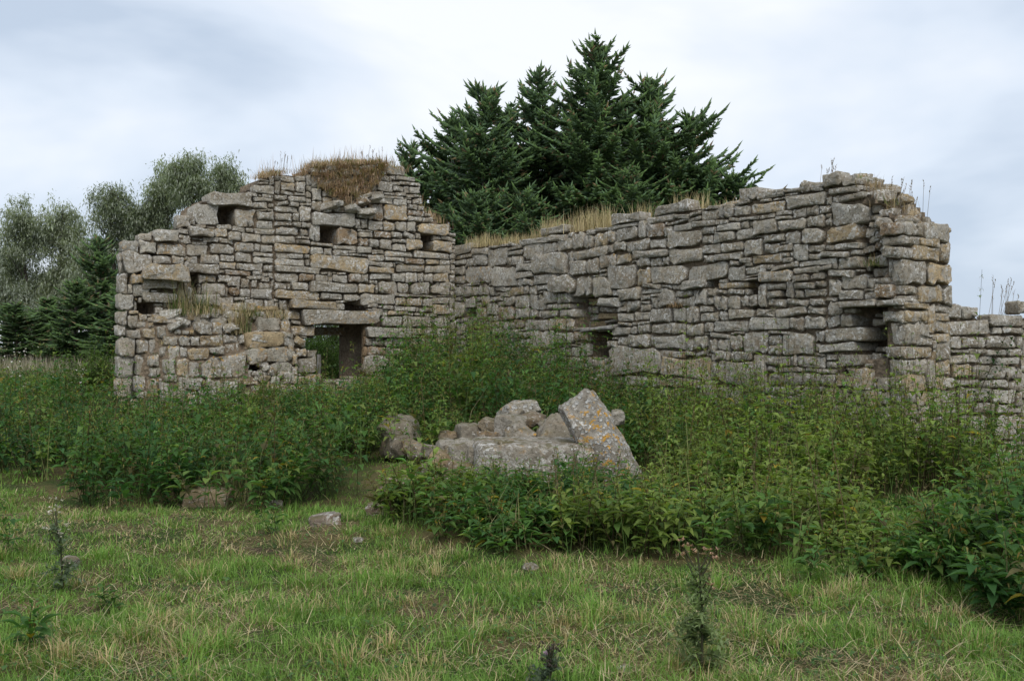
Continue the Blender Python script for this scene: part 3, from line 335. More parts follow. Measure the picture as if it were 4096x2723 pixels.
# ---------------------------------------------------------------- ground
def gh(x, y):
    """height of the ground"""
    x = np.asarray(x, float); y = np.asarray(y, float)
    h = 0.78 * np.exp(-((x + .6) / 2.7) ** 2 - ((y - 20.5) / 4.6) ** 2)
    h = h + 0.22 * np.exp(-((x + .1) / 1.5) ** 2 - ((y - 12.6) / 1.3) ** 2)
    h = h + 0.10 * np.exp(-((x - .1) / 1.6) ** 2 - ((y - 9.3) / .9) ** 2)
    h = h + 0.18 * np.exp(-((x + 3.6) / 2.5) ** 2 - ((y - 17.0) / 2.5) ** 2)
    near = np.clip((34 - y) / 14, 0, 1)
    h = h + near * ((vnoise(x, y, .55, (3, 8)) - .5) * .12 + (vnoise(x, y, 1.7, (13, 2)) - .5) * .05 + (vnoise(x, y, 4.6, (31, 7)) - .5) * .03)
    far = np.clip((y - 26) / 50, 0, 1)
    return h + far * .15

def axis(a, b, step, far, n):
    core = np.arange(a, b + 1e-6, step)
    g = np.geomspace(step * 1.5, far, n)
    return np.concatenate([a - g[::-1], core, b + g])
gx = axis(-11, 9, .15, 900, 26); gy = axis(3.4, 26, .15, 1400, 26)
gy = gy[gy > -40]
GX, GY = np.meshgrid(gx, gy)
GZ = gh(GX, GY)
nx, ny = len(gx), len(gy)
ii = (np.arange(ny - 1)[:, None] * nx + np.arange(nx - 1)[None, :]).ravel()
gm, t, b = new_mat('turf_soil')
g = N(t, 'ShaderNodeNewGeometry')
def gn(s, d=4.0, r=0.6):
    n = N(t, 'ShaderNodeTexNoise', Scale=s, Detail=d, Roughness=r); t.links.new(g.outputs['Position'], n.inputs['Vector']); return n.outputs['Fac']
c = mix(t, ramp(t, gn(1.1), [(0.42, 0.0), (0.58, 1.0)]), (0.045, 0.065, 0.02), (0.115, 0.095, 0.045))
c = mix(t, ramp(t, gn(2.1, 5.0), [(0.60, 0.0), (0.67, 1.0)]), c, (0.075, 0.055, 0.036))
c = mix(t, 0.8, c, ramp(t, gn(60, 3.0, 0.8), [(0.3, (0.45, 0.45, 0.45)), (0.7, (1.6, 1.6, 1.5))]), 'MULTIPLY')
t.links.new(c, b.inputs['Base Color']); b.inputs['Roughness'].default_value = 1; b.inputs['Specular IOR Level'].default_value = 0.1
bp = N(t, 'ShaderNodeBump', Strength=0.9, Distance=0.03); t.links.new(gn(30, 5.0, 0.75), bp.inputs['Height']); t.links.new(bp.outputs[0], b.inputs['Normal'])
ground = mesh_obj('ground', np.stack([GX, GY, GZ], -1).reshape(-1, 3), np.stack([ii, ii + 1, ii + nx + 1, ii + nx], -1), gm, smooth=True)
tag(ground, 'rough pasture ground rising into the ruin', kind='structure')

# ---------------------------------------------------------------- masonry
class Frame:
    def __init__(s, k):
        o, tt, nn = FRAMES[k]
        s.O = np.array((*o, 0.)); s.T = np.array((*tt, 0.)); s.N = np.array((*nn, 0.))
    def to(s, L):
        L = np.asarray(L, float)            # (along, out, up) -> world
        return s.O + L[..., :1] * s.T + L[..., 1:2] * s.N + L[..., 2:3] * np.array((0, 0, 1.))
FRM = {k: Frame(k) for k in FRAMES}

GREY = np.array((0.38, 0.335, 0.265)); PALE = np.array((0.45, 0.415, 0.35)); BUFF = np.array((0.44, 0.34, 0.21)); BROWN = np.array((0.30, 0.215, 0.135)); RUST = np.array((0.42, 0.265, 0.125)); DARK = np.array((0.16, 0.15, 0.125))

def stone_local(a, b, depth, n=12, sq=5.0, rough=0.05, bulge=0.03, tilt=0.05):
    """one hewn stone: half width a, half height b, centred, face towards -> +out; returns verts and faces"""
    m_ = min(a, b); pts = []
    cr = [(1, -1), (1, 1), (-1, 1), (-1, -1)]
    nl_ = 1 if n <= 10 else 2
    for q, (cx, cz) in enumerate(cr):
        k = m_ * min(.75, rnd.uniform(.10, .42) * (1.9 if rnd.random() < .14 else 1))
        k2 = k * rnd.uniform(.6, 2.2) if a > b else k * rnd.uniform(.6, 1.4)
        k2 = min(k2, .8 * a); px_, pz_ = a * cx, b * cz
        dx_, dz_ = rnd.gauss(0, rough * .45) * m_, rnd.gauss(0, rough * .45) * m_
        c1 = (px_ - cx * k2 + dx_, pz_ + dz_); c2 = (px_ + dx_, pz_ - cz * k + dz_)
        pts += [c2, c1] if q % 2 else [c1, c2]
        nx_ = cr[(q + 1) % 4]
        along_long = nx_[0] != cx
        for w_ in range(nl_ if along_long else (1 if b > .05 else 0)):
            f = (w_ + 1) / ((nl_ if along_long else 1) + 1) + rnd.uniform(-.08, .08)
            ex, ez = px_ * (1 - f) + a * nx_[0] * f, pz_ * (1 - f) + b * nx_[1] * f
            jt = rnd.uniform(-rough * 2.2, rough * .5) * m_
            if along_long: ez += cz * jt
            else: ex += cx * jt
            pts.append((ex, ez))
    x = np.array([p[0] for p in pts]); z = np.array([p[1] for p in pts]); n = len(pts)
    x = x * (1 + rnd.gauss(0, .03) * z / b); z = z * (1 + rnd.gauss(0, .09) * x / a) + rnd.gauss(0, .02) * x
    m = min(a, b)
    ins = min(.26, rnd.uniform(.007, .018) / m + .02)
    tx, tz = rnd.gauss(0, tilt), rnd.gauss(0, tilt)
    yy = lambda px, pz: px * tx + pz * tz
    ring0 = np.stack([x * .95, np.full(n, -depth), z * .94], -1)
    ring1 = np.stack([x, yy(x, z) - np.array([rnd.uniform(.008, .034) for _ in range(n)]), z], -1)
    x2, z2 = x * (1 - ins * m / a), z * (1 - ins)
    ring2 = np.stack([x2, yy(x2, z2) + np.array([rnd.uniform(-.014, .006) for _ in range(n)]), z2], -1)
    f3 = np.array([rnd.uniform(.35, .65) for _ in range(n)])
    x3, z3 = x * f3, z * f3
    ring3 = np.stack([x3, yy(x3, z3) + bulge * np.array([rnd.uniform(-.5, 1) for _ in range(n)]), z3], -1)
    V = np.concatenate([ring0, ring1, ring1, ring2, ring2, ring3, [[0, bulge * rnd.uniform(-.3, .9), 0]]])
    i = np.arange(n); k = (i + 1) % n
    Q = np.concatenate([np.stack([i + o, k + o, k + o + n, i + o + n], -1) for o in (0, 2 * n, 4 * n)])
    T = np.stack([i + 5 * n, k + 5 * n, np.full(n, 6 * n)], -1)
    return V, Q, T

def lay(parent, fr, rec, depth=.3, proud=None, tone=None, orange=0., rot=None, name='stone', acc=None, shrink=.003, sq=None, mat=None):
    """place one stone of the list; rec in centimetres"""
    s0, z0, s1, z1 = [q / 100 for q in rec[:4]]
    a, b = (s1 - s0) / 2 - shrink * 2, (z1 - z0) / 2 - shrink
    if a < .012 or b < .01: return None
    big = a * b
    n = 14 if big > .02 else (12 if big > .006 else 10)
    V, Q, T = stone_local(a, b, depth, n, sq or rnd.uniform(5, 13), .11 if big > .01 else .13, min(.02, .2 * b), .03)
    if rot is None: rot = rnd.gauss(0, 1.3)
    ca, sa = math.cos(R(rot)), math.sin(R(rot))
    X = V[:, 0] * ca - V[:, 2] * sa; Z = V[:, 0] * sa + V[:, 2] * ca
    if proud is None: proud = rnd.gauss(.02, .018)
    L = np.stack([X, V[:, 1], Z], -1)
    W = L[:, :1] * fr.T + L[:, 1:2] * fr.N + L[:, 2:3] * np.array((0, 0, 1.))
    c = fr.to(np.array([(s0 + s1) / 2, proud, (z0 + z1) / 2]))
    if acc is not None:
        acc.add(W + c, T, Q); return None
    o = mesh_obj(name, W, [Q, T], mat or M_STONE, parent, smooth=True, loc=c)
    tone = GREY if tone is None else tone
    o.color = (*[float(q) for q in np.clip(tone * rnd.uniform(.82, 1.16), 0, 1)], orange)
    return o

def batter(k, s, z):
    """the broken stub slopes out towards its foot"""
    if k != 'C': return 0. * np.asarray(z)
    return np.clip((np.asarray(s) - .15) / .6, 0, 1) * (np.clip(2.25 - np.asarray(z), 0, 2.3) * .30 + .30 * np.clip((2.2 - np.asarray(z)) * 4, 0, 1) + .10 * (vnoise(np.asarray(s), np.asarray(z), 2.2, (6, 6)) - .5))
def in_hole(k, s, z, pad=0):
    for a, b, c, d, dep in OPENINGS[k]:
        if a - pad < s < c + pad and b - pad < z < d + pad: return dep if dep else 99
    return 0

def core(parent, k, thick, base, s_end=None, s_start=None, g=.075, back=.08):
    """earth and rubble heart of the wall behind the facing stones, with the openings cut or sunk into it"""
    fr = FRM[k]; P = np.array(PROFILE[k])
    s0, s1 = (s_start if s_start is not None else P[0, 0]), s_end or P[-1, 0]
    ns = int((s1 - s0) / g) + 1; zt = P[:, 1].max(); nz = int((zt - base) / g) + 2
    ss = np.linspace(s0, s1, ns + 1); zz = base + np.arange(nz + 1) * g
    sc = (ss[1:] + ss[:-1]) / 2; zc = (zz[1:] + zz[:-1]) / 2
    top = np.interp(sc, P[:, 0], P[:, 1]) - .07
    keep = zc[None, :] < top[:, None]
    dep = np.zeros((ns, nz))
    for i in range(ns):
        for j in range(nz):
            h = in_hole(k, sc[i], zc[j])
            if h == 99: keep[i, j] = False
            elif h: dep[i, j] = h
    vd = np.zeros((ns + 1, nz + 1))
    for di in (0, 1):
        for dj in (0, 1):
            vd[di:ns + di, dj:nz + dj] = np.maximum(vd[di:ns + di, dj:nz + dj], dep)
    S_, Z_ = np.meshgrid(ss, zz, indexing='ij')
    jit = rng.normal(0, .014, S_.shape)
    Ztop = np.minimum(Z_, np.interp(ss, P[:, 0], P[:, 1])[:, None] - .03)
    Vf = np.stack([S_, -back - vd + jit + batter(k, S_, Z_), Ztop], -1).reshape(-1, 3)
    Vb = np.stack([S_, np.full_like(S_, -thick), Ztop], -1).reshape(-1, 3)
    n = len(Vf); q = []
    w = nz + 1
    K = keep
    I, J = np.nonzero(K)
    v = I * w + J
    q.append(np.stack([v, v + w, v + w + 1, v + 1], -1))
    q.append(np.stack([v + n, v + 1 + n, v + w + 1 + n, v + w + n], -1))
    Kp = np.pad(K, 1)
    for (dx, dy, e0, e1) in ((-1, 0, 1, 0), (1, 0, w, w + 1), (0, -1, 0, w), (0, 1, w + 1, 1)):
        nb = Kp[1 + dx:ns + 1 + dx, 1 + dy:nz + 1 + dy]
        I2, J2 = np.nonzero(K & ~nb); v2 = I2 * w + J2
        q.append(np.stack([v2 + e0, v2 + e1, v2 + e1 + n, v2 + e0 + n], -1))
    o = mesh_obj('rubble_core', fr.to(np.concatenate([Vf, Vb])), np.concatenate(q), M_CORE, parent)
    return o

def tone_at(k, s, z, rec):
    u = rnd.random()
    if rec: return [RUST, BUFF, BROWN, BUFF * .8][rnd.randrange(4)]
    if k == 'A':
        p = .25 if s < 4 else .42
        if z < 2.4: p += .15
        return BUFF if u < p * .7 else (BROWN if u < p * .85 else (PALE if u > .8 else GREY))
    if k == 'B':
        p = .10 + (.30 if z < 1.1 else 0)
        return BUFF if u < p else (BROWN if u < p + .04 else (PALE if u > .75 else GREY))
    if k == 'C':
        return (BUFF if s > 2.1 and u < .75 else (BUFF * .9 if u < .15 else (PALE if u > .7 else GREY)))
    if k == 'E':
        return BUFF if u < .4 else GREY
    return BUFF * .9 if u < .18 else (PALE if u > .75 else GREY)

def wall(name, k, label, thick, base, s_end=None, group=None, s_start=None):
    fr = FRM[k]
    root = empty(name, tuple(float(q) for q in fr.O)); tag(root, label, 'wall', group, 'thing')
    root.location = (0, 0, 0)
    core(root, k, thick, base, s_end, s_start)
    todo = [(q, 0) for q in STONES[k]] + [(q, 1) for q in CHINKS[k]]
    todo.sort(key=lambda w: -(w[0][2] - w[0][0]) * (w[0][3] - w[0][1]))
    acc = Acc()
    for idx, (q, ch) in enumerate(todo):
        s, z = (q[0] + q[2]) / 200, (q[1] + q[3]) / 200
        rec = q[4] if len(q) > 4 else 0
        h = in_hole(k, s, z)
        near = in_hole(k, s, z, max(.16, (q[2] - q[0]) / 200 + .05))
        depth = .55 if near and not ch else (.28 if not ch else .14)
        if near == 99 and not ch: depth = 1.0
        depth = min(depth, thick - .1)
        proud = rnd.gauss(-.014, .012) if ch else rnd.gauss(.008, .013)
        tone = tone_at(k, s, z, rec if rec == 1 else 0)
        if k == 'A' and s > 3.47: proud += .06
        if rec > 1 or rec < 0: proud += rec / 100; depth = (.6 if k != 'C' else .5) if rec > 1 else .2; rec = 0
        if rec: proud = -.30 + rnd.gauss(0, .035); depth = .2
        elif h and h != 99 and ch: proud = -h + .02; tone = BROWN
        proud += float(batter(k, s, z)) + (rnd.gauss(0, .035) if k == 'C' else 0)
        orange = 0.
        u = rnd.random()
        if k == 'C': orange = .9 if u < .35 else 0
        elif k == 'A': orange = .8 if u < .13 else 0
        else: orange = .8 if u < .05 else 0
        raw = bool(rec) or (h and h != 99 and ch) or (k == 'C' and 2.25 < s < 3.1 and rnd.random() < .75)
        if idx < 298: lay(root, fr, q, depth, proud, tone, orange, None if not ch else rnd.gauss(0, 4), mat=M_RAW if raw else None)
        else: lay(root, fr, q, depth, proud, rot=rnd.gauss(0, 5), acc=acc)
    if acc.n:
        o = acc.build('small_stones', M_STONE, root, True); tag(o, kind='stuff'); o.color = (*[float(q) for q in GREY * .85], 0.05)
    return root

wall_a = wall('gable_wall', 'A', 'tall ruined gable wall of grey and buff stone with a doorway under a long lintel', 1.25, -.15, 7.45, None, 1.0)
wall_b = wall('side_wall', 'B', 'long ruined grey stone wall with dry grass along its top, meeting the gable', 1.0, -.3, 11.62)
wall_c = wall('broken_wall_stub', 'C', 'thick broken wall stub with large corner stones in front of the gable', .78, -.3, None, None, .3)
wall_e = wall('front_wall_end', 'E', 'upright end of the front wall, squared blocks at the corner beside the lower wall', .32, -.3)
wall_d = wall('boundary_wall', 'D', 'lower dry stone wall beyond the squared corner of the ruin', .7, -.3)

def block(parent, fr, s, out, z, a, dpt, b, tone, **kw):
    """a stone whose face centre sits at along s, out, up z"""
    return lay(parent, fr, [(s - a) * 100, (z - b) * 100, (s + a) * 100, (z + b) * 100], dpt, out, tone, **kw)

# right reveal of the doorway, seen from inside: dressed blocks facing left
fa = FRM['A']
jam = Frame('A'); d1 = [o for o in OPENINGS['A'] if o[4] is None][0]
jam.O = fa.to(np.array([d1[2] + .03, 0, 0])); jam.T = -fa.N; jam.N = -fa.T
zz = .0
for h_, cuts in ((.42, (.5, .75)), (.3, (.4, .8)), (.26, (.6, .65)), (.42, (.72, .53)), (.22, (.45, .8)), (.24, (.6, .65)), (.22, (.8, .45))):
    p0 = .0
    for w_ in cuts:
        lay(wall_a, jam, [p0 * 100, zz * 100, (p0 + w_) * 100, (zz + h_) * 100], .2, rnd.gauss(.04, .01), [BROWN, BUFF * .8, BROWN * .9][rnd.randrange(3)], rot=0, sq=8, mat=M_RAW)
        p0 += w_
    zz += h_
block(wall_a, fa, (d1[0] + d1[2]) / 2, -.95, d1[3] - .12, .75, .3, .1, BROWN, rot=0, sq=8)
# flat timber lintel over the hole in the side wall
fb = FRM['B']
lay(wall_b, fb, [472, 191, 578, 199], .5, .06, GREY, rot=1.5, sq=9, name='timber_lintel').data.materials[0] = M_WOOD
# ---------------------------------------------------------------- loose stones
def superbox(n, half, p, amp, seed, chips=3, freq=1.6):
    """hewn boulder: rounded box surface with broken corners and uneven faces"""
    rs = random.Random(seed)
    vs_, idx, fs = [], {}, []
    half = np.array(half, float)
    planes = []
    for _ in range(chips):
        d = Vector((rs.choice((-1, 1)) * rs.uniform(.4, 1), rs.choice((-1, 1)) * rs.uniform(.4, 1), rs.choice((-1, 1)) * rs.uniform(.3, 1))).normalized()
        planes.append((np.array(d), rs.uniform(.92, 1.22)))
    def vert(q):
        if q in idx: return idx[q]
        d = np.array(q, float) / n * 2 - 1
        d = d / (np.abs(d) ** p).sum() ** (1 / p)
        for nn, dist in planes:
            k = d @ nn - dist
            if k > 0: d = d - nn * k
        P_ = d * half
        nz_ = fbm(P_[0] * freq / half.max() + seed * 3.1, P_[1] * freq / half.max() + 5, P_[2] * freq / half.max() - seed, 4)
        n2 = fbm(P_[0] * 9 + seed, P_[1] * 9, P_[2] * 9, 2)
        P_ = P_ * (1 + amp * nz_) + d * n2 * .012
        idx[q] = len(vs_); vs_.append(P_); return idx[q]
    for ax in range(3):
        for side in (0, n):
            for i in range(n):
                for j in range(n):
                    q = []
                    for (a_, b_) in ((i, j), (i + 1, j), (i + 1, j + 1), (i, j + 1)):
                        c_ = [0, 0, 0]; c_[ax] = side; c_[(ax + 1) % 3] = a_; c_[(ax + 2) % 3] = b_
                        q.append(vert(tuple(c_)))
                    fs.append(q if side else q[::-1])
    return np.array(vs_), np.array(fs)

def rock(key, name, label, dy, p=5, amp=.1, rot=(0, 0, 0), n=9, tone=GREY, orange=0., mat=None, sink=0., cat='stone', group=None, chips=3, scale=(1, 1, 1), taper=0.):
    x, y, z, hw, hh = ROCKS[key]
    sd_ = sum(map(ord, key))
    V, Q = superbox(int(n * 1.25), (hw * 1.06 * scale[0], dy, hh * 1.06 * scale[2]), p * 1.8, amp * 1.15, sd_ % 17, max(0, chips + 2))
    if taper:
        f_ = 1 - taper * np.clip(V[:, 2:] / hh * .5 + .5, 0, 1); V[:, 0] += (.3 * taper * hw) * (f_[:, 0] - 1); V[:, :2] *= f_
    o = mesh_obj(name, V, Q, mat or M_ROCK, None, smooth=True, loc=(x, y, z - sink), sharp=28)
    o.rotation_euler = tuple(R(q) for q in rot)
    o.color = (*[float(q) * .74 for q in tone], orange)
    return tag(o, label, cat, group)

PILE = 'tumbled stones heaped inside the ruin'
slab_v, slab_f = superbox(32, (.235, .20, .68), 9, .10, 4, 3, 3.0)
slab = mesh_obj('leaning_slab', slab_v, slab_f, M_CRUST, smooth=True, sharp=32)
ax_l = Vector((-.52, .12, .84)).normalized(); nrm = Vector((-.45, -.86, .0)); nrm = (nrm - ax_l * nrm.dot(ax_l)).normalized()
wid = nrm.cross(ax_l).normalized()
mm = Matrix((wid, -nrm, ax_l)).transposed().to_4x4(); mm.translation = Vector((1.0, 11.35, .46))
slab.matrix_world = mm
slab.color = (.27, .245, .21, 1.0)
tag(slab, 'big grey slab leaning on the pile, crusted with white and orange lichen', 'boulder', PILE)
rock('block', 'squared_block', 'large squared block with a flat top under the leaning slab',   .62, 5.5, .03, (0, 1, 6), 24, (.36, .32, .26), .25, M_STONE, chips=-1, cat='boulder', group=PILE)
rock('perched', 'mossy_stone', 'small mossy stone sitting on the flat top of the large block', .1, 4, .12, (0, 0, 20), 8, (.24, .21, .13), group=PILE)
rock('tri', 'pointed_rock', 'pointed grey rock beside the leaning slab, behind the large block', .3, 2.6, .12, (0, 8, 15), 12, GREY, .25, group=PILE, taper=.72)
rock('wedge', 'sloping_rock', 'wedge-shaped rock with orange lichen spots behind the large block', .25, 3, .1, (0, -22, 10), 11, GREY * .9, .9, group=PILE, taper=.55)
rock('square', 'square_rock', 'square plain grey rock at the back of the heap below the lichened stone', .25, 6, .06, (0, 3, -12), 10, PALE * .85, group=PILE)
rock('lichen', 'lichened_stone', 'white and orange lichened stone among nettles at the top of the heap', .25, 5, .06, (0, -8, 24), 14, PALE, 1.0, M_CRUST, group=PILE, scale=(.9, 1, .62), taper=.3, sink=.06)
rock('flatrear', 'bedded_stone', 'low rectangular stone in the grass at the rear of the heap', .25, 6, .06, (0, 2, 14), 9, GREY * .95, group=PILE)
rock('mound', 'brown_boulder', 'rounded brownish boulder half hidden by nettles at the left of the heap', .4, 2.8, .12, (0, 6, 0), 12, GREY * .95, .2, group=PILE, cat='boulder', sink=.06, taper=.4)
rock('low', 'brown_boulder', 'dull brown stone low down below the rounded brownish boulder', .25, 3, .12, (0, 0, 30), 9, GREY * .75, group=PILE)
rock('pale', 'pale_stone', 'whitish rounded stone against the left end of the large block', .25, 3.2, .1, (0, 8, -8), 11, PALE * 1.1, group=PILE)
rock('flatl', 'flat_stone', 'flat pale stone to the left of the whitish rounded stone', .22, 3.5, .1, (0, 6, 12), 9, PALE, group=PILE)
rock('round', 'round_stone', 'round buff stone standing nearest the bare earth of the heap', .16, 2.8, .08, (0, 20, 0), 10, BUFF * .95, .2, group=PILE)
rock('chip', 'stone_chip', 'small dull stone left of the flat pale stone', .12, 3, .14, (0, 10, 20), 7, GREY * .8, group=PILE)
rock('chip2', 'stone_chip', 'small stone between the round buff stone and the whitish stone', .12, 3, .14, (0, 30, 20), 7, BUFF * .8, .3, group=PILE)
rock('chip3', 'stone_chip', 'narrow stone wedged between the whitish stone and the large block', .12, 3.5, .1, (0, 4, 0), 7, GREY, group=PILE)
rock('cob', 'stone_chip', 'small buff stone on the bare earth below the whitish stone', .14, 3, .14, (0, 10, 40), 7, BUFF * .8, group=PILE)
rock('foot', 'upright_stone', 'small upright stone at the lower left foot of the large block', .12, 4, .1, (0, -6, 0), 8, GREY * .95, group=PILE)
rock('paver', 'flat_flagstone', 'flat brown flagstone at the left foot of the heap', .3, 8, .03, (4, 3, -8), 12, (.34, .26, .19), 0, chips=2, cat='flagstone', group=PILE, scale=(1, 1, .75))
rock('paver2', 'flat_flagstone', 'flat brown flagstone half under nettles before the large block', .25, 7, .04, (3, 0, 10), 10, (.32, .245, .18), 0, cat='flagstone', group=PILE, scale=(1, 1, .6))
rock('behind', 'grey_stone', 'small grey lichened stone just right behind the leaning slab', .12, 3, .1, (0, 0, 0), 8, PALE, group=PILE)
rock('under', 'shaded_stone', 'stone in the dark gap under the leaning slab', .2, 4, .1, (0, 0, 12), 8, GREY * .8, group=PILE)
RUB = ((-1.05, 12.4, .34), (-.82, 12.1, .30), (-.7, 12.5, .42), (-.48, 12.3, .38), (-.95, 11.9, .22), (-.62, 11.7, .22), (-.42, 11.9, .36), (-.25, 12.9, .62), (-.5, 13.0, .55), (-.8, 13.0, .48), (.25, 12.9, .72), (.45, 12.7, .66), (-1.15, 12.8, .34), (-.55, 11.3, .12), (.05, 13.2, .75), (-.3, 12.5, .5))
RLAB = ((0, 'small grey rubble stone right of the dull brown stone below the brownish boulder'), (1, 'small buff rubble stone behind the flat pale stone'), (2, 'small pale rubble stone in front of the low rectangular stone'),
        (3, 'small brown rubble stone behind the whitish rounded stone'), (0, 'small grey rubble stone on the bare earth nearest the flat flagstone'), (3, 'small brown rubble stone below the round buff stone'),
        (2, 'small pale rubble stone on the left corner of the large block'), (1, 'small buff rubble stone at the foot of the square plain rock'), (0, 'small grey rubble stone left of the square plain rock'),
        (1, 'small buff rubble stone left of the low rectangular stone in the grass'), (3, 'small brown rubble stone behind the pointed rock'), (0, 'small grey rubble stone between the pointed rock and the leaning slab'),
        (1, 'small buff rubble stone right beside the rounded brownish boulder'), (2, 'small pale rubble stone at the front foot of the whitish stone'), (0, 'small grey rubble stone right of the lichened stone at the top'), (3, 'small brown rubble stone right of the low rectangular stone'))
rub0 = None
for i, (x_, y_, z_) in enumerate(RUB):
    if i < 4:
        V, Q = superbox(8, (rnd.uniform(.10, .17), rnd.uniform(.10, .15), rnd.uniform(.06, .10)), 7, .16, i + 2, 4)
        o = mesh_obj('rubble_stone', V, Q, M_ROCK, None, smooth=True, loc=(x_, y_, z_), sharp=28); rub0 = (rub0 or []) + [o]
    else:
        o = rub0[i % 4].copy(); COL.objects.link(o); o.location = (x_, y_, z_)
    o.rotation_euler = (rnd.gauss(0, .3), rnd.gauss(0, .3), rnd.uniform(0, 6)); s_ = rnd.uniform(.75, 1.25); o.scale = (s_, s_, s_)
    tn = (GREY * .8, GREY * .4 + BUFF * .35, PALE * .75, GREY * .35 + BROWN * .45)[RLAB[i][0]] * .85; o.color = (*[float(q) for q in tn], .3)
    tag(o, RLAB[i][1], 'stone', 'small rubble of the heap')
FIELD = 'stones lying in the grass'
rock('slabflat', 'flat_stone', 'long flat stone at the foot of the left nettles', .22, 7, .05, (0, 1, 5), 10, BUFF * .8, group=FIELD)
rock('g1', 'field_stone', 'grey brown stone in the grass, in front of the left nettle bank', .14, 3, .14, (0, -8, 10), 9, (.30, .24, .19), group=FIELD, mat=M_STONE)
rock('g2', 'field_stone', 'squat brown stone beside the nettles below the flat flagstone', .13, 4, .12, (0, 0, 0), 9, (.27, .215, .16), group=FIELD, mat=M_STONE)
rock('g3', 'field_stone', 'smooth pale buff stone lying in the nearest grass', .09, 2.6, .08, (0, 0, 10), 10, (.40, .33, .23), group=FIELD, mat=M_STONE, sink=.01)
rock('g4', 'field_stone', 'pale stone standing behind the dark stemmed thistle', .06, 4, .1, (0, 14, 0), 9, (.42, .36, .29), group=FIELD, mat=M_STONE)
rock('g5', 'field_stone', 'tiny grey stone in mid grass', .05, 3, .14, (0, 0, 0), 7, GREY * .8, group=FIELD, mat=M_STONE)
rock('g6', 'field_stone', 'tiny stone in front of the middle nettle clump', .05, 3, .14, (0, 0, 0), 7, GREY * .8, group=FIELD, mat=M_STONE)
rock('g7', 'field_stone', 'small brown stone by the bottom edge of the grass', .05, 3, .14, (0, 0, 0), 7, BUFF * .8, group=FIELD, mat=M_STONE)
rock('g8', 'field_stone', 'small brown stone by the left edge of the grass', .07, 3, .14, (0, 0, 0), 7, BROWN, group=FIELD, mat=M_STONE)
rock('g9', 'field_stone', 'small pale stone peeping out below the left nettles', .06, 3, .14, (0, 0, 0), 7, BUFF * .9, group=FIELD, mat=M_STONE)

# ---------------------------------------------------------------- plants: shared builders
Z3 = np.array((0, 0, 1.))
def leaves(acc, base, az, el, L, W, droop, col, fold=.18):
    n = len(base)
    if not n: return
    h = np.stack([np.cos(az), np.sin(az), np.zeros(n)], -1); sd_ = np.stack([-np.sin(az), np.cos(az), np.zeros(n)], -1)
    d0 = h * np.cos(el)[:, None] + Z3 * np.sin(el)[:, None]
    e2 = el - droop
    d1 = h * np.cos(e2)[:, None] + Z3 * np.sin(e2)[:, None]
    L_ = L[:, None]
    mid = base + d0 * L_ * .42
    tip = mid + d1 * L_ * .58
    sh = base + d0 * L_ * .36 + Z3 * (W * fold)[:, None]
    V = np.stack([base, sh + sd_ * W[:, None] / 2, sh - sd_ * W[:, None] / 2, mid, tip], 1)
    o = np.arange(n)[:, None, None] * 5
    T = o + np.array([[0, 3, 1], [0, 2, 3], [1, 3, 4], [3, 2, 4]])[None]
    acc.add(V, T.reshape(-1, 3), None, np.repeat(col, 5, 0))

def leaves_fine(acc, base, az, el, L, W, droop, col, fold=.22):
    """ovate toothed leaf with a pointed, drooping tip: eleven vertices"""
    n = len(base)
    if not n: return
    h = np.stack([np.cos(az), np.sin(az), np.zeros(n)], -1); sd_ = np.stack([-np.sin(az), np.cos(az), np.zeros(n)], -1)
    ts, ws = (.0, .16, .38, .60, .82, 1.0), (0, .72, 1.0, .74, .34, 0)
    P_ = base.copy(); mids, lefts, rights = [], [], []
    for i, (t0, w0) in enumerate(zip(ts, ws)):
        if i:
            e = el - droop * (ts[i] + ts[i - 1]) / 2
            P_ = P_ + (h * np.cos(e)[:, None] + Z3 * np.sin(e)[:, None]) * (L * (t0 - ts[i - 1]))[:, None]
        mids.append(P_)
        if 0 < i < 5:
            wv = (W * w0 / 2)[:, None] * rng.uniform(.82, 1.12, (n, 1)); up = Z3 * (W * fold * w0)[:, None]
            back = h * (L * .05)[:, None]
            lefts.append(P_ + sd_ * wv + up - back); rights.append(P_ - sd_ * wv + up - back)
    V = np.stack(mids + lefts + rights, 1)      # 0-5 midrib, 6-9 left, 10-13 right
    T = [[0, 1, 6], [0, 10, 1], [4, 5, 9], [4, 13, 5]]
    for i in range(3):
        T += [[1 + i, 2 + i, 7 + i], [1 + i, 7 + i, 6 + i], [1 + i, 11 + i, 2 + i], [1 + i, 10 + i, 11 + i]]
    acc.add(V, (np.arange(n)[:, None, None] * 14 + np.array(T)[None]).reshape(-1, 3), None, np.repeat(col, 14, 0))

def stems(acc, p0, p1, r0, r1, col, bend=None):
    """three-sided tapered stems from p0 to p1"""
    n = len(p0)
    if not n: return
    mid = (p0 + p1) / 2 + (bend if bend is not None else 0)
    rings = []
    for P_, r in ((p0, r0), (mid, (r0 + r1) / 2), (p1, r1)):
        for k in range(3):
            a = k * 2.094
            rings.append(P_ + np.array((math.cos(a), math.sin(a), 0)) * np.reshape(r, (-1, 1)))
    V = np.stack(rings, 1)
    q = [[l * 3 + k, l * 3 + (k + 1) % 3, l * 3 + 3 + (k + 1) % 3, l * 3 + 3 + k] for l in (0, 1) for k in range(3)]
    Q = np.arange(n)[:, None, None] * 9 + np.array(q)[None]
    acc.add(V, None, Q.reshape(-1, 4), np.repeat(col, 9, 0) if np.ndim(col) == 2 else col)

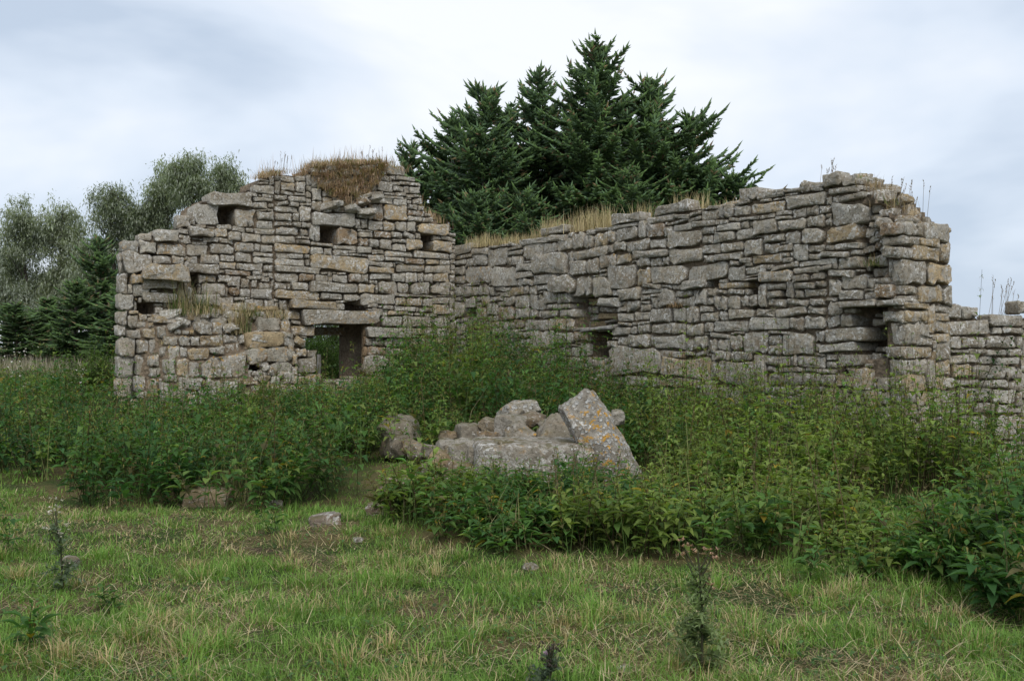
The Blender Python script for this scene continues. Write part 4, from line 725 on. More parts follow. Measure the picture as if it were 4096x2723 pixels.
def blades(acc, base, az, L, W, lean, curl, col, tipc=None):
    """bent grass blades: five vertices, three faces"""
    n = len(base)
    if not n: return
    h = np.stack([np.cos(az), np.sin(az), np.zeros(n)], -1); sd_ = np.stack([-np.sin(az), np.cos(az), np.zeros(n)], -1)
    d0 = h * np.sin(lean)[:, None] + Z3 * np.cos(lean)[:, None]
    e = lean + curl
    d1 = h * np.sin(e)[:, None] + Z3 * np.cos(e)[:, None]
    m = base + d0 * (L * .5)[:, None]; tp = m + d1 * (L * .5)[:, None]
    w = (W / 2)[:, None]
    V = np.stack([base + sd_ * w, base - sd_ * w, m + sd_ * w * .8, m - sd_ * w * .8, tp], 1)
    o = np.arange(n)[:, None, None] * 5
    T = o + np.array([[0, 1, 3], [0, 3, 2], [2, 3, 4]])[None]
    acc.add(V, T.reshape(-1, 3), None, np.repeat(col, 5, 0))

def scatter_poly(poly, dens, jitter=None):
    P_ = np.array(poly, float); x0, y0 = P_.min(0); x1, y1 = P_.max(0)
    n = int((x1 - x0) * (y1 - y0) * dens)
    q = rng.random((n, 2)) * (x1 - x0, y1 - y0) + (x0, y0)
    return q[inside(q, P_)]
def inside(q, P_):
    P_ = np.asarray(P_); c = np.zeros(len(q), bool); j = len(P_) - 1
    for i in range(len(P_)):
        xi, yi = P_[i]; xj, yj = P_[j]
        cr = ((yi > q[:, 1]) != (yj > q[:, 1])) & (q[:, 0] < (xj - xi) * (q[:, 1] - yi) / (yj - yi + 1e-12) + xi)
        c ^= cr; j = i
    return c

G_DARK = np.array((.044, .108, .034)); G_MID = np.array((.086, .178, .046)); G_LIME = np.array((.195, .255, .064)); G_YEL = np.array((.36, .28, .04)); G_BRN = np.array((.115, .105, .045))

def nettles(acc, xy, H, lime, size=1.0, nodes=13, fan=None, fine=False):
    """nettle plants: upright stems, opposite pairs of drooping toothed leaves, seed tassels near the top"""
    n = len(xy)
    if not n: return
    z = gh(xy[:, 0], xy[:, 1])
    p0 = np.stack([xy[:, 0], xy[:, 1], z - .02], -1)
    lean = rng.normal(0, .13, (n, 2)) * H[:, None]
    if fan is not None: lean = lean + fan * H[:, None]
    p1 = p0 + np.stack([lean[:, 0], lean[:, 1], H], -1)
    bend = np.stack([rng.normal(0, .03, n), rng.normal(0, .03, n), np.zeros(n)], -1)
    sc_ = np.where(rng.random(n)[:, None] < .5, np.array((.07, .045, .03)), np.array((.075, .085, .03)))
    stems(acc, p0, p1, .0045 * np.ones(n), .0018 * np.ones(n), sc_, bend)
    phi = rng.random(n) * 6.28
    ptone = rng.normal(0, .14, n); yel = rng.random(n) < .02
    dry = rng.random(n) < .10
    for k in range(nodes):
        f = .12 + .88 * (k + .5) / nodes
        t_ = f + rng.normal(0, .012, n)
        P_ = p0 * (1 - t_)[:, None] + p1 * t_[:, None] + bend * (4 * t_ * (1 - t_))[:, None]
        prof = (.55 + .6 * math.sin(math.pi * min(1, (f - .1) / .75)) ) * (1 if f < .86 else .62)
        for s_ in (0, 1):
            az = phi + k * 1.571 + s_ * math.pi + rng.normal(0, .3, n)
            L = size * .108 * prof * rng.uniform(.7, 1.25, n)
            el = rng.normal(.28 if f < .85 else .75, .3, n)
            tone = np.clip(lime + rng.normal(0, .22, n) + (.25 if f > .8 else 0), 0, 1)[:, None]
            c = np.where(tone < .5, G_DARK + (G_MID - G_DARK) * tone * 2, G_MID + (G_LIME - G_MID) * (tone - .5) * 2)
            c = c * (1 + ptone + rng.normal(0, .14, n))[:, None]
            y_ = (rng.random(n) < .008) | (yel & (rng.random(n) < .3) & (f < .7))
            c[y_] = G_YEL * rng.uniform(.5, 1.1)
            b_ = dry & (rng.random(n) < .6)
            c[b_] = G_BRN * rng.uniform(.7, 1.4)
            off = np.stack([np.cos(az), np.sin(az), np.full(n, .3)], -1) * (L * .35)[:, None]
            keep = rng.random(n) < (.93 if f > .4 else .75)
            (leaves_fine if fine else leaves)(acc, (P_ + off)[keep], az[keep], el[keep], L[keep], (L * rng.uniform(.44, .60, n))[keep], rng.uniform(.25, 1.05, n)[keep], np.clip(c, .004, 1)[keep])
            if f > .45:      # small axillary leaves and drooping tassels
                k2 = rng.random(n) < .65
                az2 = az + rng.normal(0, .8, n)
                leaves(acc, P_[k2], az2[k2], rng.normal(.3, .4, n)[k2], (L * .55)[k2], (L * .3)[k2], rng.uniform(.3, 1.2, n)[k2], np.clip(c * 1.15, .004, 1)[k2])
                k3 = rng.random(n) < (.5 if f > .6 else .15)
                tc_ = np.array((.19, .175, .06)) * (1 + .8 * rng.random((n, 1)) - .4) * np.where(rng.random((n, 1)) < .25, (1.0, .75, .6), (1, 1, 1))
                leaves(acc, P_[k3], az2[k3] + .5, np.full(n, -.2)[k3], np.full(n, .055 * size)[k3], np.full(n, .012 * size)[k3], np.full(n, 1.0)[k3], tc_[k3])

fr_a, fr_b, fr_c = FRM['A'], FRM['B'], FRM['C']
def nettle_patch(name, label, poly, dens, hfun, limefun, size=1., nodes=13, holes_=()):
    P2 = np.array(poly); q = scatter_poly([tuple(p) for p in (P2 - P2.mean(0)) * 1.12 + P2.mean(0)], dens)
    qq = q + np.stack([vnoise(q[:, 0], q[:, 1], 1.5, (8, 50)) - .5, vnoise(q[:, 0], q[:, 1], 1.5, (44, 6)) - .5], -1) * (.9 if size < 1.4 else .2)
    q = q[inside(qq, P2)]
    q = q[((q - fr_b.O[:2]) @ fr_b.N[:2] > .06) & ((q - fr_a.O[:2]) @ fr_a.N[:2] > .06) & ~(((q - fr_c.O[:2]) @ fr_c.N[:2] < .06) & ((q - fr_c.O[:2]) @ fr_c.T[:2] > -.05) & ((q - fr_c.O[:2]) @ fr_c.T[:2] < 3.4))] if size < 1.4 else q
    for hx, hy, hr in holes_: q = q[np.hypot(q[:, 0] - hx, q[:, 1] - hy) > hr * (1 + .3 * (vnoise(q[:, 0], q[:, 1], 3.) - .5))]
    cl = vnoise(q[:, 0], q[:, 1], 1.1, (5, 9)); q = q[(cl > .22) | (rng.random(len(q)) < .45)]
    ok = np.ones(len(q), bool)
    cen = scatter_poly(poly, 1.9 if size < 1.4 else .5)
    d2 = ((q[:, None, :] - cen[None]) ** 2).sum(-1); ci = d2.argmin(1); dv = q - cen[ci]; dd = np.sqrt(d2.min(1))
    cs = rng.uniform(.50, 1.55, len(cen)) if size < 1.4 else rng.uniform(.8, 1.15, len(cen)); ct = rng.normal(0, .26, len(cen))
    H = hfun(q[:, 0], q[:, 1]) * cs[ci] * (1.12 - .55 * np.clip(dd / .6, 0, 1)) * rng.uniform(.70, 1.15, len(q)) * np.where(rng.random(len(q)) < .10, 1.22, 1)
    acc = Acc()
    lm = np.clip(limefun(q[:, 0], q[:, 1]) + ct[ci], 0, 1); nr = (q[:, 1] < 11.0) & (size < 1.4)
    nettles(acc, q[nr], H[nr], lm[nr], size, nodes, dv[nr] * .75, True)
    nettles(acc, q[~nr], H[~nr], lm[~nr], size, nodes, dv[~nr] * .75)
    if size < 1.4:
        k = q[rng.random(len(q)) < .45]; n = len(k); m_ = rng.random((n, 1))
        for _ in range(3):
            blades(acc, np.stack([k[:, 0] + rng.normal(0, .04, n), k[:, 1] + rng.normal(0, .04, n), gh(k[:, 0], k[:, 1])], -1), rng.random(n) * 6.28, hfun(k[:, 0], k[:, 1]) * rng.uniform(.4, 1.05, n), np.full(n, .009), np.abs(rng.normal(.2, .18, n)), rng.uniform(.2, 1.1, n), (np.array((.13, .22, .05)) * (1 - m_) + np.array((.34, .30, .15)) * m_ * (m_ > .7)) * rng.uniform(.7, 1.2, (n, 1)) + .02)
        k = q[rng.random(len(q)) < .06]; n = len(k); B_ = np.stack([k[:, 0], k[:, 1], gh(k[:, 0], k[:, 1])], -1)
        Hd = hfun(k[:, 0], k[:, 1]) * rng.uniform(.8, 1.25, n)
        T_ = B_ + np.stack([rng.normal(0, .12, n), rng.normal(0, .12, n), Hd], -1)
        stems(acc, B_, T_, np.full(n, .005), np.full(n, .003), np.array((.20, .15, .09)) * rng.uniform(.5, 1.4, (n, 1)))
        for f in np.linspace(.55, 1, 12):
            leaves(acc, B_ * (1 - f) + T_ * f, rng.random(n) * 6.28, rng.normal(.2, .5, n), np.full(n, .045), np.full(n, .022), rng.uniform(.5, 1.5, n), np.array((.13, .115, .055)) * rng.uniform(.6, 1.4, (n, 1)))
    o = acc.build(name, M_LEAF)
    return tag(o, label, 'nettles', None, 'stuff')

ln = lambda x, y: np.clip(.36 + .35 * (vnoise(x, y, .6, (9, 1)) - .5) * 2, 0, 1)
lr = lambda x, y: np.clip(.82 + .35 * (vnoise(x, y, .7, (19, 1)) - .5) * 2, 0, 1)
P_LEFT = [(-9.6, 13.0), (-6.0, 13.2), (-5.2, 11.6), (-4.35, 10.4), (-3.75, 10.0), (-3.5, 10.7), (-2.7, 10.2), (-2.3, 10.8), (-1.85, 10.6), (-1.35, 11.2), (-1.55, 12.6), (-1.9, 13.6), (-2.8, 15.5), (-3.3, 18.5), (-4.4, 20.3), (-7.2, 18.6), (-11, 20), (-12, 17)]
P_MID = [(-1.75, 13.0), (-1.2, 12.8), (-.75, 13.1), (.5, 13.9), (1.2, 12.7), (1.9, 12.9), (2.3, 17.9), (-1.45, 23.5), (-3.6, 22.2), (-4.3, 20.3), (-3.2, 18.4), (-2.7, 15.6)]
P_FRONT = [(-.95, 8.7), (-.45, 7.95), (.4, 7.85), (1.0, 8.8), (1.5, 10.1), (.9, 10.75), (.2, 10.75), (-.35, 10.6), (-1.05, 9.7)]
P_RIGHT = [(.4, 7.85), (1.5, 7.5), (2.3, 7.65), (2.75, 8.2), (3.0, 9.3), (3.2, 10.4), (4.4, 10.9), (6.5, 10.6), (8, 12), (7.6, 14.7), (5.95, 14.35), (5.3, 13.75), (2.3, 17.9), (1.9, 12.9), (1.5, 10.1), (1.0, 8.8)]
P_EDGE = [(2.75, 7.15), (2.95, 6.3), (4.6, 5.8), (5.8, 9.5), (4.4, 9.7), (3.8, 8.9), (3.2, 8.0)]
P_FARL = [(-11, 20), (-7.6, 19.2), (-8.6, 22), (-9.5, 26), (-12, 36), (-24, 36), (-14, 21)]
def h_left(x, y):
    h = 1.02 + .0 * x
    h = np.where(y > 16.5, np.clip(.66 + (x + 5.4) * .24, .62, 1.0), h)
    h = np.where((x < -5.4) & (y > 14), .66, h)
    return h * np.clip((y - 8.6) / 2.4, .6, 1.0)
def h_mid(x, y): return np.where(x < -2.2, .72, np.where(x > 1.2, 1.0, 1.42)) * np.where(y < 15, .85, 1.0)
def h_right(x, y): return np.clip(.84 + (y - 8) * .045, .6, 1.3) * np.where(x < 1.4, .76, 1) * np.where((y > 11.5) & (x > 3.2), 1.22, 1)
def h_front(x, y): return np.clip(.58 - .14 * (y - 8.3) + .30 * np.clip(x - .3, 0, 1), .16, .6)
def h_edge(x, y): return np.clip(.50 + (x - 2.9) * .38, .4, .98)
def h_farl(x, y): return np.where(x > -10.2, 1.45, np.where(y > 24, 1.3, 1.15))
nettle_patch('nettle_undergrowth', 'dark green nettle bed in front of the broken stub and doorway', P_LEFT, 28, h_left, ln, 1.15, 13, [(-1.2, 11.6, .6), (-1.0, 12.3, .45)])
nettle_patch('nettle_undergrowth', 'tall dark nettles filling the inner corner of the ruin behind the heap', P_MID, 28, h_mid, ln, 1.15, 14)
nettle_patch('nettle_undergrowth', 'low nettle clump in front of the squared block', P_FRONT, 72, h_front, lambda x, y: lr(x, y) - .1, .98, 10, [(-1.1, 10.9, .35), (-.6, 11.0, .3)])
nettle_patch('nettle_undergrowth', 'yellowish green nettle bed below the long side wall', P_RIGHT, 36, h_right, lr, 1.02, 14, [(3.85, 9.85, .6)])
nettle_patch('nettle_undergrowth', 'dark leafy nettles at the right edge near the low boundary wall', P_EDGE, 46, h_edge, lambda x, y: ln(x, y) - .12, 1.15, 14)
P_LOW = [(2.3, 7.3), (2.9, 6.9), (3.3, 8.0), (4.0, 9.2), (4.4, 10.2), (3.9, 11.0), (3.0, 10.2), (2.8, 8.8)]
nettle_patch('weed_undergrowth', 'low pale green weeds in the gap between the right nettle bed and the right edge', P_LOW, 70, lambda x, y: .24 + 0 * x, lambda x, y: lr(x, y) - .15, .8, 6, [(3.85, 9.8, .5), (3.5, 9.5, .3)])
nettle_patch('weed_undergrowth', 'tall green weeds beside the left outer corner of the ruin', P_FARL, 13, h_farl, lambda x, y: ln(x, y) + .12, 1.7, 9)

# ---------------------------------------------------------------- grass of the field
P_ALLN = [P_LEFT, P_MID, P_FRONT, P_RIGHT]
def grass_field():
    acc = Acc()
    G1 = np.array((.105, .225, .034)); G2 = np.array((.215, .335, .070)); STR = np.array((.46, .37, .19)); PAL = np.array((.56, .47, .28)); BRN = np.array((.26, .18, .10))
    for y0, y1, dens, w in ((4.5, 6.2, 5600, .0042), (6.2, 8.2, 3700, .0052), (8.2, 11.5, 2000, .0066), (11.5, 15, 700, .009)):
        hw = y1 * .53 + .3
        n = int((y1 - y0) * 2 * hw * dens)
        x = rng.uniform(-hw, hw, n); y = rng.uniform(y0, y1, n)
        q = np.stack([x, y], -1)
        ok = np.ones(n, bool)
        for P_ in P_ALLN: ok &= ~inside(q, P_) | (rng.random(n) < .3)
        bare = vnoise(x, y, 1.9, (7, 21)); dry = vnoise(x, y, 1.05, (17, 3)) * .6 + vnoise(x, y, 3.4, (1, 33)) * .4
        ok &= (bare < .74) | (rng.random(n) < .15)
        ok &= (vnoise(x, y, 6.0, (41, 3)) > .18) | (rng.random(n) < .5)
        th = ~ok & (rng.random(n) < .42)
        for P_ in P_ALLN: th &= ~inside(q, P_)
        k = th.sum()
        blades(acc, np.stack([x[th], y[th], gh(x[th], y[th]) + .002], -1), rng.random(k) * 6.28, rng.uniform(.03, .09, k), np.full(k, w * .9), rng.uniform(1.25, 1.56, k), rng.uniform(-.1, .25, k), np.where(rng.random((k, 1)) < .6, BRN * 1.1, STR) * rng.uniform(.5, 1.2, (k, 1)))
        x, y, bare, dry = x[ok], y[ok], bare[ok], dry[ok]; n = len(x)
        tuft = vnoise(x, y, 4.2, (11, 13))
        d = np.clip((dry - .45) * 3.4, .07, .66)
        isd = rng.random(n) < d
        m = rng.random((n, 1))
        c = G1 + (G2 - G1) * m
        cs = np.where(rng.random((n, 1)) < .5, STR, np.where(rng.random((n, 1)) < .55, BRN, PAL))
        c = np.where(isd[:, None], cs, c) * rng.uniform(.6, 1.3, (n, 1))
        L = (.032 + .085 * tuft ** 1.7) * rng.uniform(.5, 1.5, n) * np.where(isd, 1.05, 1.0)
        lean = np.abs(rng.normal(.6, .4, n)) + np.where(isd, .65, 0)
        lean = np.clip(lean, 0, 1.52)
        az = rng.random(n) * 6.28
        blades(acc, np.stack([x, y, gh(x, y) - .004], -1), az, L, np.full(n, w) * rng.uniform(.7, 1.3, n), lean, rng.uniform(.1, .9, n), c)
    # long straw stalks lying about
    n = 4600
    y = 4.6 + rng.random(n) ** 1.4 * 7; x = (rng.random(n) * 2 - 1) * (y * .52)
    k = vnoise(x, y, 1.05, (17, 3)) > .38; x, y = x[k], y[k]; n = len(x)
    L = rng.uniform(.08, .24, n)
    blades(acc, np.stack([x, y, gh(x, y) + rng.uniform(0, .03, n)], -1), rng.random(n) * 6.28, L, np.full(n, .0045), rng.uniform(1.0, 1.5, n), rng.uniform(0, .35, n), PAL * rng.uniform(.55, 1.15, (n, 1)))
    # tussocks
    nt_ = 420
    ty = 4.6 + rng.random(nt_) ** 1.2 * 6.5; tx = (rng.random(nt_) * 2 - 1) * (ty * .53)
    okk = np.ones(nt_, bool)
    for P_ in P_ALLN: okk &= ~inside(np.stack([tx, ty], -1), P_)
    tx, ty = tx[okk], ty[okk]
    for i in range(len(tx)):
        n = rnd.choice((40, 70, 110)); sp_ = rnd.uniform(.03, .09); Lm = rnd.uniform(.07, .17)
        px_, py_ = rng.normal(0, sp_, n), rng.normal(0, sp_, n)
        az = np.arctan2(py_, px_) + rng.normal(0, .6, n); dryf = rnd.choice((.1, .2, .35, .75))
        isd = rng.random((n, 1)) < dryf
        c = np.where(isd, STR * rng.uniform(.6, 1.3, (n, 1)), (G1 + (G2 - G1) * rng.random((n, 1))) * rnd.uniform(.75, 1.25))
        x_, y_ = tx[i] + px_, ty[i] + py_
        blades(acc, np.stack([x_, y_, gh(x_, y_) - .004], -1), az, Lm * rng.uniform(.5, 1.2, n), np.full(n, .0048), np.abs(rng.normal(.45, .3, n)), rng.uniform(.2, 1.2, n), c)
    # low broad leaves: dock, silverweed, clover
    n = 5200
    y = 4.6 + rng.random(n) ** 1.2 * 6; x = (rng.random(n) * 2 - 1) * (y * .52)
    k = (vnoise(x, y, 1.6, (27, 33)) > .5) | (x > 1.2) & (rng.random(n) < .7); x, y = x[k], y[k]; n = len(x)
    L = rng.uniform(.02, .055, n)
    leaves(acc, np.stack([x, y, gh(x, y) + rng.uniform(.0, .045, n)], -1), rng.random(n) * 6.28, rng.uniform(-.2, .7, n), L, L * .6, rng.uniform(.2, .9, n), (np.array((.065, .13, .035)) * rng.uniform(.6, 1.5, (n, 1))))
    o = acc.build('grass', M_GRASS); tag(o, 'short pasture grass, green with straw coloured dry patches', 'grass', None, 'stuff')
grass_field()

# ---------------------------------------------------------------- grass on the walls
def wall_grass(name, label, k, spots, col, lean_az=0.0):
    """spots: (along, out, up, spread along, spread out, count, length, droop)"""
    fr = FRM[k]; acc = Acc()
    for s, o_, u, ds, do, n, L, dr in spots:
        B_ = fr.to(np.stack([s + rng.normal(0, ds, n), o_ + rng.normal(0, do, n), u + rng.normal(0, .015, n)], -1))
        az = rng.random(n) * 6.28
        c = np.array(col[rnd.randrange(len(col))]) * rng.uniform(.55, 1.25, (n, 1))
        m = rng.random(n) < .25; c[m] = np.array(col[0]) * rng.uniform(.6, 1.2, (m.sum(), 1))
        LL = L * rng.uniform(.45, 1.2, n)
        lean = np.abs(rng.normal(dr * .45, .22, n))
        blades(acc, B_, az, LL, np.full(n, .011), lean, rng.uniform(0, 1, n) * dr, c)
    ob = acc.build(name, M_GRASS); return tag(ob, label, 'grass', None, 'stuff')
STRAW = [(.52, .43, .26), (.46, .36, .22), (.40, .31, .18)]
HAY = [(.34, .23, .13), (.28, .18, .10), (.40, .29, .18)]
def on_top(k, s): P_ = np.array(PROFILE[k]); return float(np.interp(s, P_[:, 0], P_[:, 1]))
sp = []
for s in np.arange(.15, 3.9, .10):
    d_ = .5 + .9 * float(vnoise(s, 2.0, 1.6, (3, 3)))
    sp.append((s, -.25 + rnd.uniform(-.25, .12), on_top('B', s) - .06, .07, .12, int(34 * d_), .42 * d_, .35))
for s in list(np.arange(4.15, 5.3, .10)): sp.append((s, -.3, on_top('B', s) - .06, .07, .12, 34, .48, .35))
for s in (5.9, 6.05, 6.15, 7.0, 7.15, 7.3, 7.45, 7.6): sp.append((s, -.4, on_top('B', s) - .06, .06, .12, 34, .42, .45))
for s in (8.0, 8.3, 8.6): sp.append((s, -.4, on_top('B', s) - .06, .1, .1, 20, .22, .4))
wall_grass('dry_grass', 'pale straw grass standing along the top of the long side wall', 'B', sp, STRAW)
HAYG = [(.48, .335, .225), (.39, .265, .175), (.54, .415, .29), (.33, .215, .14), (.22, .21, .08)]
sp = []
for s in np.arange(2.85, 6.05, .07):
    t_ = on_top('A', s)
    if vnoise(s, 3.0, 2.4, (14, 4)) < .12: continue
    sp.append((s, -.15, t_ - .04, .06, .2, rnd.choice((20, 50, 90)), rnd.uniform(.14, .28), 1.1))
    if rnd.random() < .6: sp.append((s, -.3, t_ - .03, .05, .2, 5, .45, .25))
for i in range(260):      # the sagging turf bank over the small square hole
    s = rnd.uniform(3.9, 5.5); d_ = math.sin((s - 3.9) / 1.6 * math.pi) ** .7
    t_ = on_top('A', s); u_ = t_ - .02 - rnd.random() * (.2 + .66 * d_)
    sp.append((s, .06 + .14 * (t_ - u_), u_, rnd.uniform(.02, .07), .04, rnd.choice((5, 10, 18)), rnd.uniform(.10, .32), rnd.uniform(.5, 2.6)))
for s in np.arange(6.45, 7.3, .08): sp.append((s, -.3, on_top('A', s) - .05, .05, .14, 26, .28, .6))
wall_grass('hay_grass', 'brown withered grass and turf sagging over the top of the gable wall', 'A', sp, HAYG)
sp = []
for s in np.arange(6.1, 7.35, .09): sp.append((s, -.7, on_top('A', s) + .02, .05, .1, 14, .42, .3))
wall_grass('dry_grass', 'straw grass on the sloping right shoulder of the gable', 'A', sp, STRAW)
sp = []
for s in np.arange(.75, 3.2, .07):
    if vnoise(s, 1.0, 2.6, (4, 4)) < .38: continue
    z_ = 2.30 - .06 * abs(s - 1.7)
    sp.append((s, .06, z_ - .06, .05, .2, rnd.choice((20, 40, 60)), rnd.uniform(.16, .36), .9))
for s in (1.0, 1.15, 1.3, 1.5): sp.append((s, .12, 2.2, .09, .08, 50, .75, .8))
for s in (2.05, 2.15, 2.22): sp.append((s, .40, 1.86, .06, .05, 70, .66, .5))
for s in (1.2, 1.4, .75): sp.append((s, .38, 1.65, .06, .03, 40, .2, 1.6))
wall_grass('dry_grass', 'mixed dry and green grass growing on the ledge of the broken stub', 'C', sp, STRAW + [(.30, .22, .13), (.12, .17, .05)])
sp = [(s, -.3, on_top('B', s) - .05, .08, .12, 30, .2, .6) for s in (10.9, 11.1, 11.25, 11.4, 11.5)] + [(11.35, .02, 2.73, .07, .05, 60, .16, .8), (7.35, .04, 2.28, .12, .03, 60, .18, 1.3), (1.35, .04, 2.55, .08, .03, 40, .16, 1.4), (1.1, .05, 2.0, .2, .03, 90, .25, 1.5)]
wall_grass('hay_grass', 'small brown and green tufts in ledges of the side wall', 'B', sp, [(.34, .25, .15), (.14, .17, .06), (.28, .19, .11)])

def fescue(k, s, o_, up, n, L, label):
    """tall thin flowering stalks"""
    fr = FRM[k]; acc = Acc()
    B_ = fr.to(np.stack([s + rng.normal(0, .16, n), o_ + rng.normal(0, .1, n), np.full(n, up)], -1))
    LL = L * rng.uniform(.5, 1.1, n); az = rng.normal(0, .7, n); ln_ = np.abs(rng.normal(.15, .1, n))
    c = np.array((.30, .24, .17)) * rng.uniform(.7, 1.2, (n, 1))
    T_ = B_ + np.stack([np.cos(az) * np.sin(ln_) * LL, np.sin(az) * np.sin(ln_) * LL, np.cos(ln_) * LL], -1)
    stems(acc, B_, T_, np.full(n, .0035), np.full(n, .0022), c)
    for q in range(4):
        f = .80 + .06 * q
        leaves(acc, B_ * (1 - f) + T_ * f, rng.random(n) * 6.28, np.full(n, 1.0), np.full(n, .045), np.full(n, .016), np.zeros(n), np.array((.26, .20, .16)) * np.ones((n, 1)))
    return tag(acc.build('grass_stalks', M_GRASS), label, 'grass', None, 'stuff')
fescue('E', .45, -.25, on_top('E', .45) - .05, 12, .62, 'thin flowering grass stalks above the squared right corner')
fescue('D', 1.35, -.25, on_top('D', 1.35) - .05, 12, .62, 'thin seeding grass stalks on top of the lower boundary wall')
fescue('A', 3.4, -.3, on_top('A', 3.4) - .05, 10, .5, 'sparse grass stalks on the left top of the gable')
fescue('A', 5.4, -.3, on_top('A', 5.4) - .05, 12, .42, 'sparse grass stalks on the highest point of the gable')
fescue('B', 10.2, -.4, on_top('B', 10.2) + .0, 8, .42, 'pale grass stalks on the highest point of the side wall')

# rubble and earth on the broken wall heads, part of the walls
def head_rubble(root, k, spots):
    fr = FRM[k]
    for s, o_, up, a, b_, c_, rz in spots:
        V, Q = superbox(6, (a, b_, c_), 9, .15, rnd.randrange(17), 4)
        o = mesh_obj('stone', V, Q, M_STONE, root, smooth=True, loc=fr.to(np.array((s, o_, up))), sharp=28)
        o.rotation_euler = (rnd.gauss(0, .15), rnd.gauss(0, .2), rz); tn = [GREY, PALE, BUFF, BROWN][rnd.randrange(4)]
        o.color = (*[float(q) for q in tn * .9], .1)
sp = []
for i in range(26):
    s = rnd.uniform(10.35, 11.55); sp.append((s, rnd.uniform(-.75, -.15), on_top('B', s) - .03 + rnd.uniform(-.04, .05), rnd.uniform(.07, .17), rnd.uniform(.07, .15), rnd.uniform(.045, .09), rnd.uniform(0, 3)))
for i in range(14):
    s = rnd.uniform(11.12, 11.45); z_ = rnd.uniform(2.65, 3.35); sp.append((s, -.22 + rnd.uniform(-.06, .06), z_, rnd.uniform(.05, .11), .1, rnd.uniform(.035, .065), -.6 + rnd.gauss(0, .2)))
for i in range(16):
    s = rnd.uniform(8.0, 10.4); sp.append((s, rnd.uniform(-.7, -.35), on_top('B', s) + rnd.uniform(-.04, .06), rnd.uniform(.1, .2), rnd.uniform(.1, .16), rnd.uniform(.05, .1), rnd.uniform(0, 3)))
head_rubble(wall_b, 'B', sp)
sp = []
for i in range(12):
    s = rnd.uniform(.05, .95); sp.append((s, rnd.uniform(-.45, -.1), on_top('E', s) - .02 + rnd.uniform(-.03, .02), rnd.uniform(.08, .16), .12, rnd.uniform(.04, .07), rnd.uniform(0, 3)))
head_rubble(wall_e, 'E', sp)
sp = []
for i in range(30):
    s = rnd.uniform(.9, 3.2); sp.append((s, rnd.uniform(-.35, .22), 2.27 - .08 * abs(s - 1.6) + rnd.uniform(-.12, .04), rnd.uniform(.07, .18), rnd.uniform(.07, .14), rnd.uniform(.05, .09), rnd.uniform(0, 3)))
for i in range(60):
    s = rnd.uniform(2.3, 3.05) if i < 40 else rnd.uniform(2.2, 3.35); z_ = rnd.uniform(.2, 1.85); sp.append((s, rnd.uniform(-.14, 0) + float(batter('C', s, z_)), z_, rnd.uniform(.05, .13), .1, rnd.uniform(.035, .085), rnd.uniform(-.6, .6)))
for i in range(20):
    s = .75 + i * .115 + rnd.uniform(-.05, .05); z_ = 2.2 - .05 * abs(s - 1.6) - (.35 if s > 2.2 else 0) - rnd.choice((0, .05, .18)) + rnd.uniform(-.03, .03)
    sp.append((s, float(batter('C', s, z_)) + rnd.uniform(-.12, .06), z_, rnd.uniform(.12, .24), rnd.uniform(.12, .2), rnd.uniform(.06, .12), rnd.gauss(.6, .4)))
head_rubble(wall_c, 'C', sp)
sp = []
for i in range(12):
    s = rnd.uniform(4.1, 5.9); sp.append((s, rnd.uniform(-.5, -.1), on_top('A', s) + rnd.uniform(-.03, .05), rnd.uniform(.08, .2), .12, rnd.uniform(.035, .06), rnd.uniform(-.4, .4)))
for s, o_, u in ((5.05, .1, 4.86), (5.0, .12, 4.70), (5.1, .16, 4.52), (4.75, .14, 4.55), (5.25, .12, 4.8), (4.3, .12, 4.6), (4.62, -.1, 5.13), (4.45, -.1, 5.02), (5.3, -.1, 5.1)): sp.append((s, o_, u, rnd.uniform(.13, .24), .14, rnd.uniform(.045, .085), rnd.uniform(-.3, .3)))
head_rubble(wall_a, 'A', sp)

# ---------------------------------------------------------------- trees
def shoots(acc, P0, D, L, r, col):
    """needle-clad shoots: slim three-sided cones, widest a little way up"""
    n = len(P0)
    if not n: return
    D = D / np.linalg.norm(D, axis=1, keepdims=True)
    a = np.cross(D, Z3 + .01); a /= np.linalg.norm(a, axis=1, keepdims=True) + 1e-9; b_ = np.cross(D, a)
    m = P0 + D * (L * .16)[:, None]; tp = P0 + D * L[:, None]
    V = [P0]
    for k in range(3):
        an = k * 2.094 + .5
        V.append(m + (a * math.cos(an) + b_ * math.sin(an)) * r[:, None])
    V.append(tp)
    V = np.stack(V, 1)
    T = np.array([[1, 4, 2], [2, 4, 3], [3, 4, 1]])
    acc.add(V, (np.arange(n)[:, None, None] * 5 + T[None]).reshape(-1, 3), None, np.repeat(col, 5, 0))

def tube(acc, pts, radii, sides=6, col=(1, 1, 1)):
    pts = np.asarray(pts, float); n = len(pts); V = []
    for i, p in enumerate(pts):
        d = pts[min(i + 1, n - 1)] - pts[max(i - 1, 0)]; d /= np.linalg.norm(d) + 1e-9
        a = np.cross(d, (0.31, .95, .05)); a /= np.linalg.norm(a); b_ = np.cross(d, a)
        for k in range(sides):
            an = k * 2 * math.pi / sides; V.append(p + (a * math.cos(an) + b_ * math.sin(an)) * radii[i])
    Q = [[i * sides + k, i * sides + (k + 1) % sides, (i + 1) * sides + (k + 1) % sides, (i + 1) * sides + k] for i in range(n - 1) for k in range(sides)]
    acc.add(V, None, Q, col)

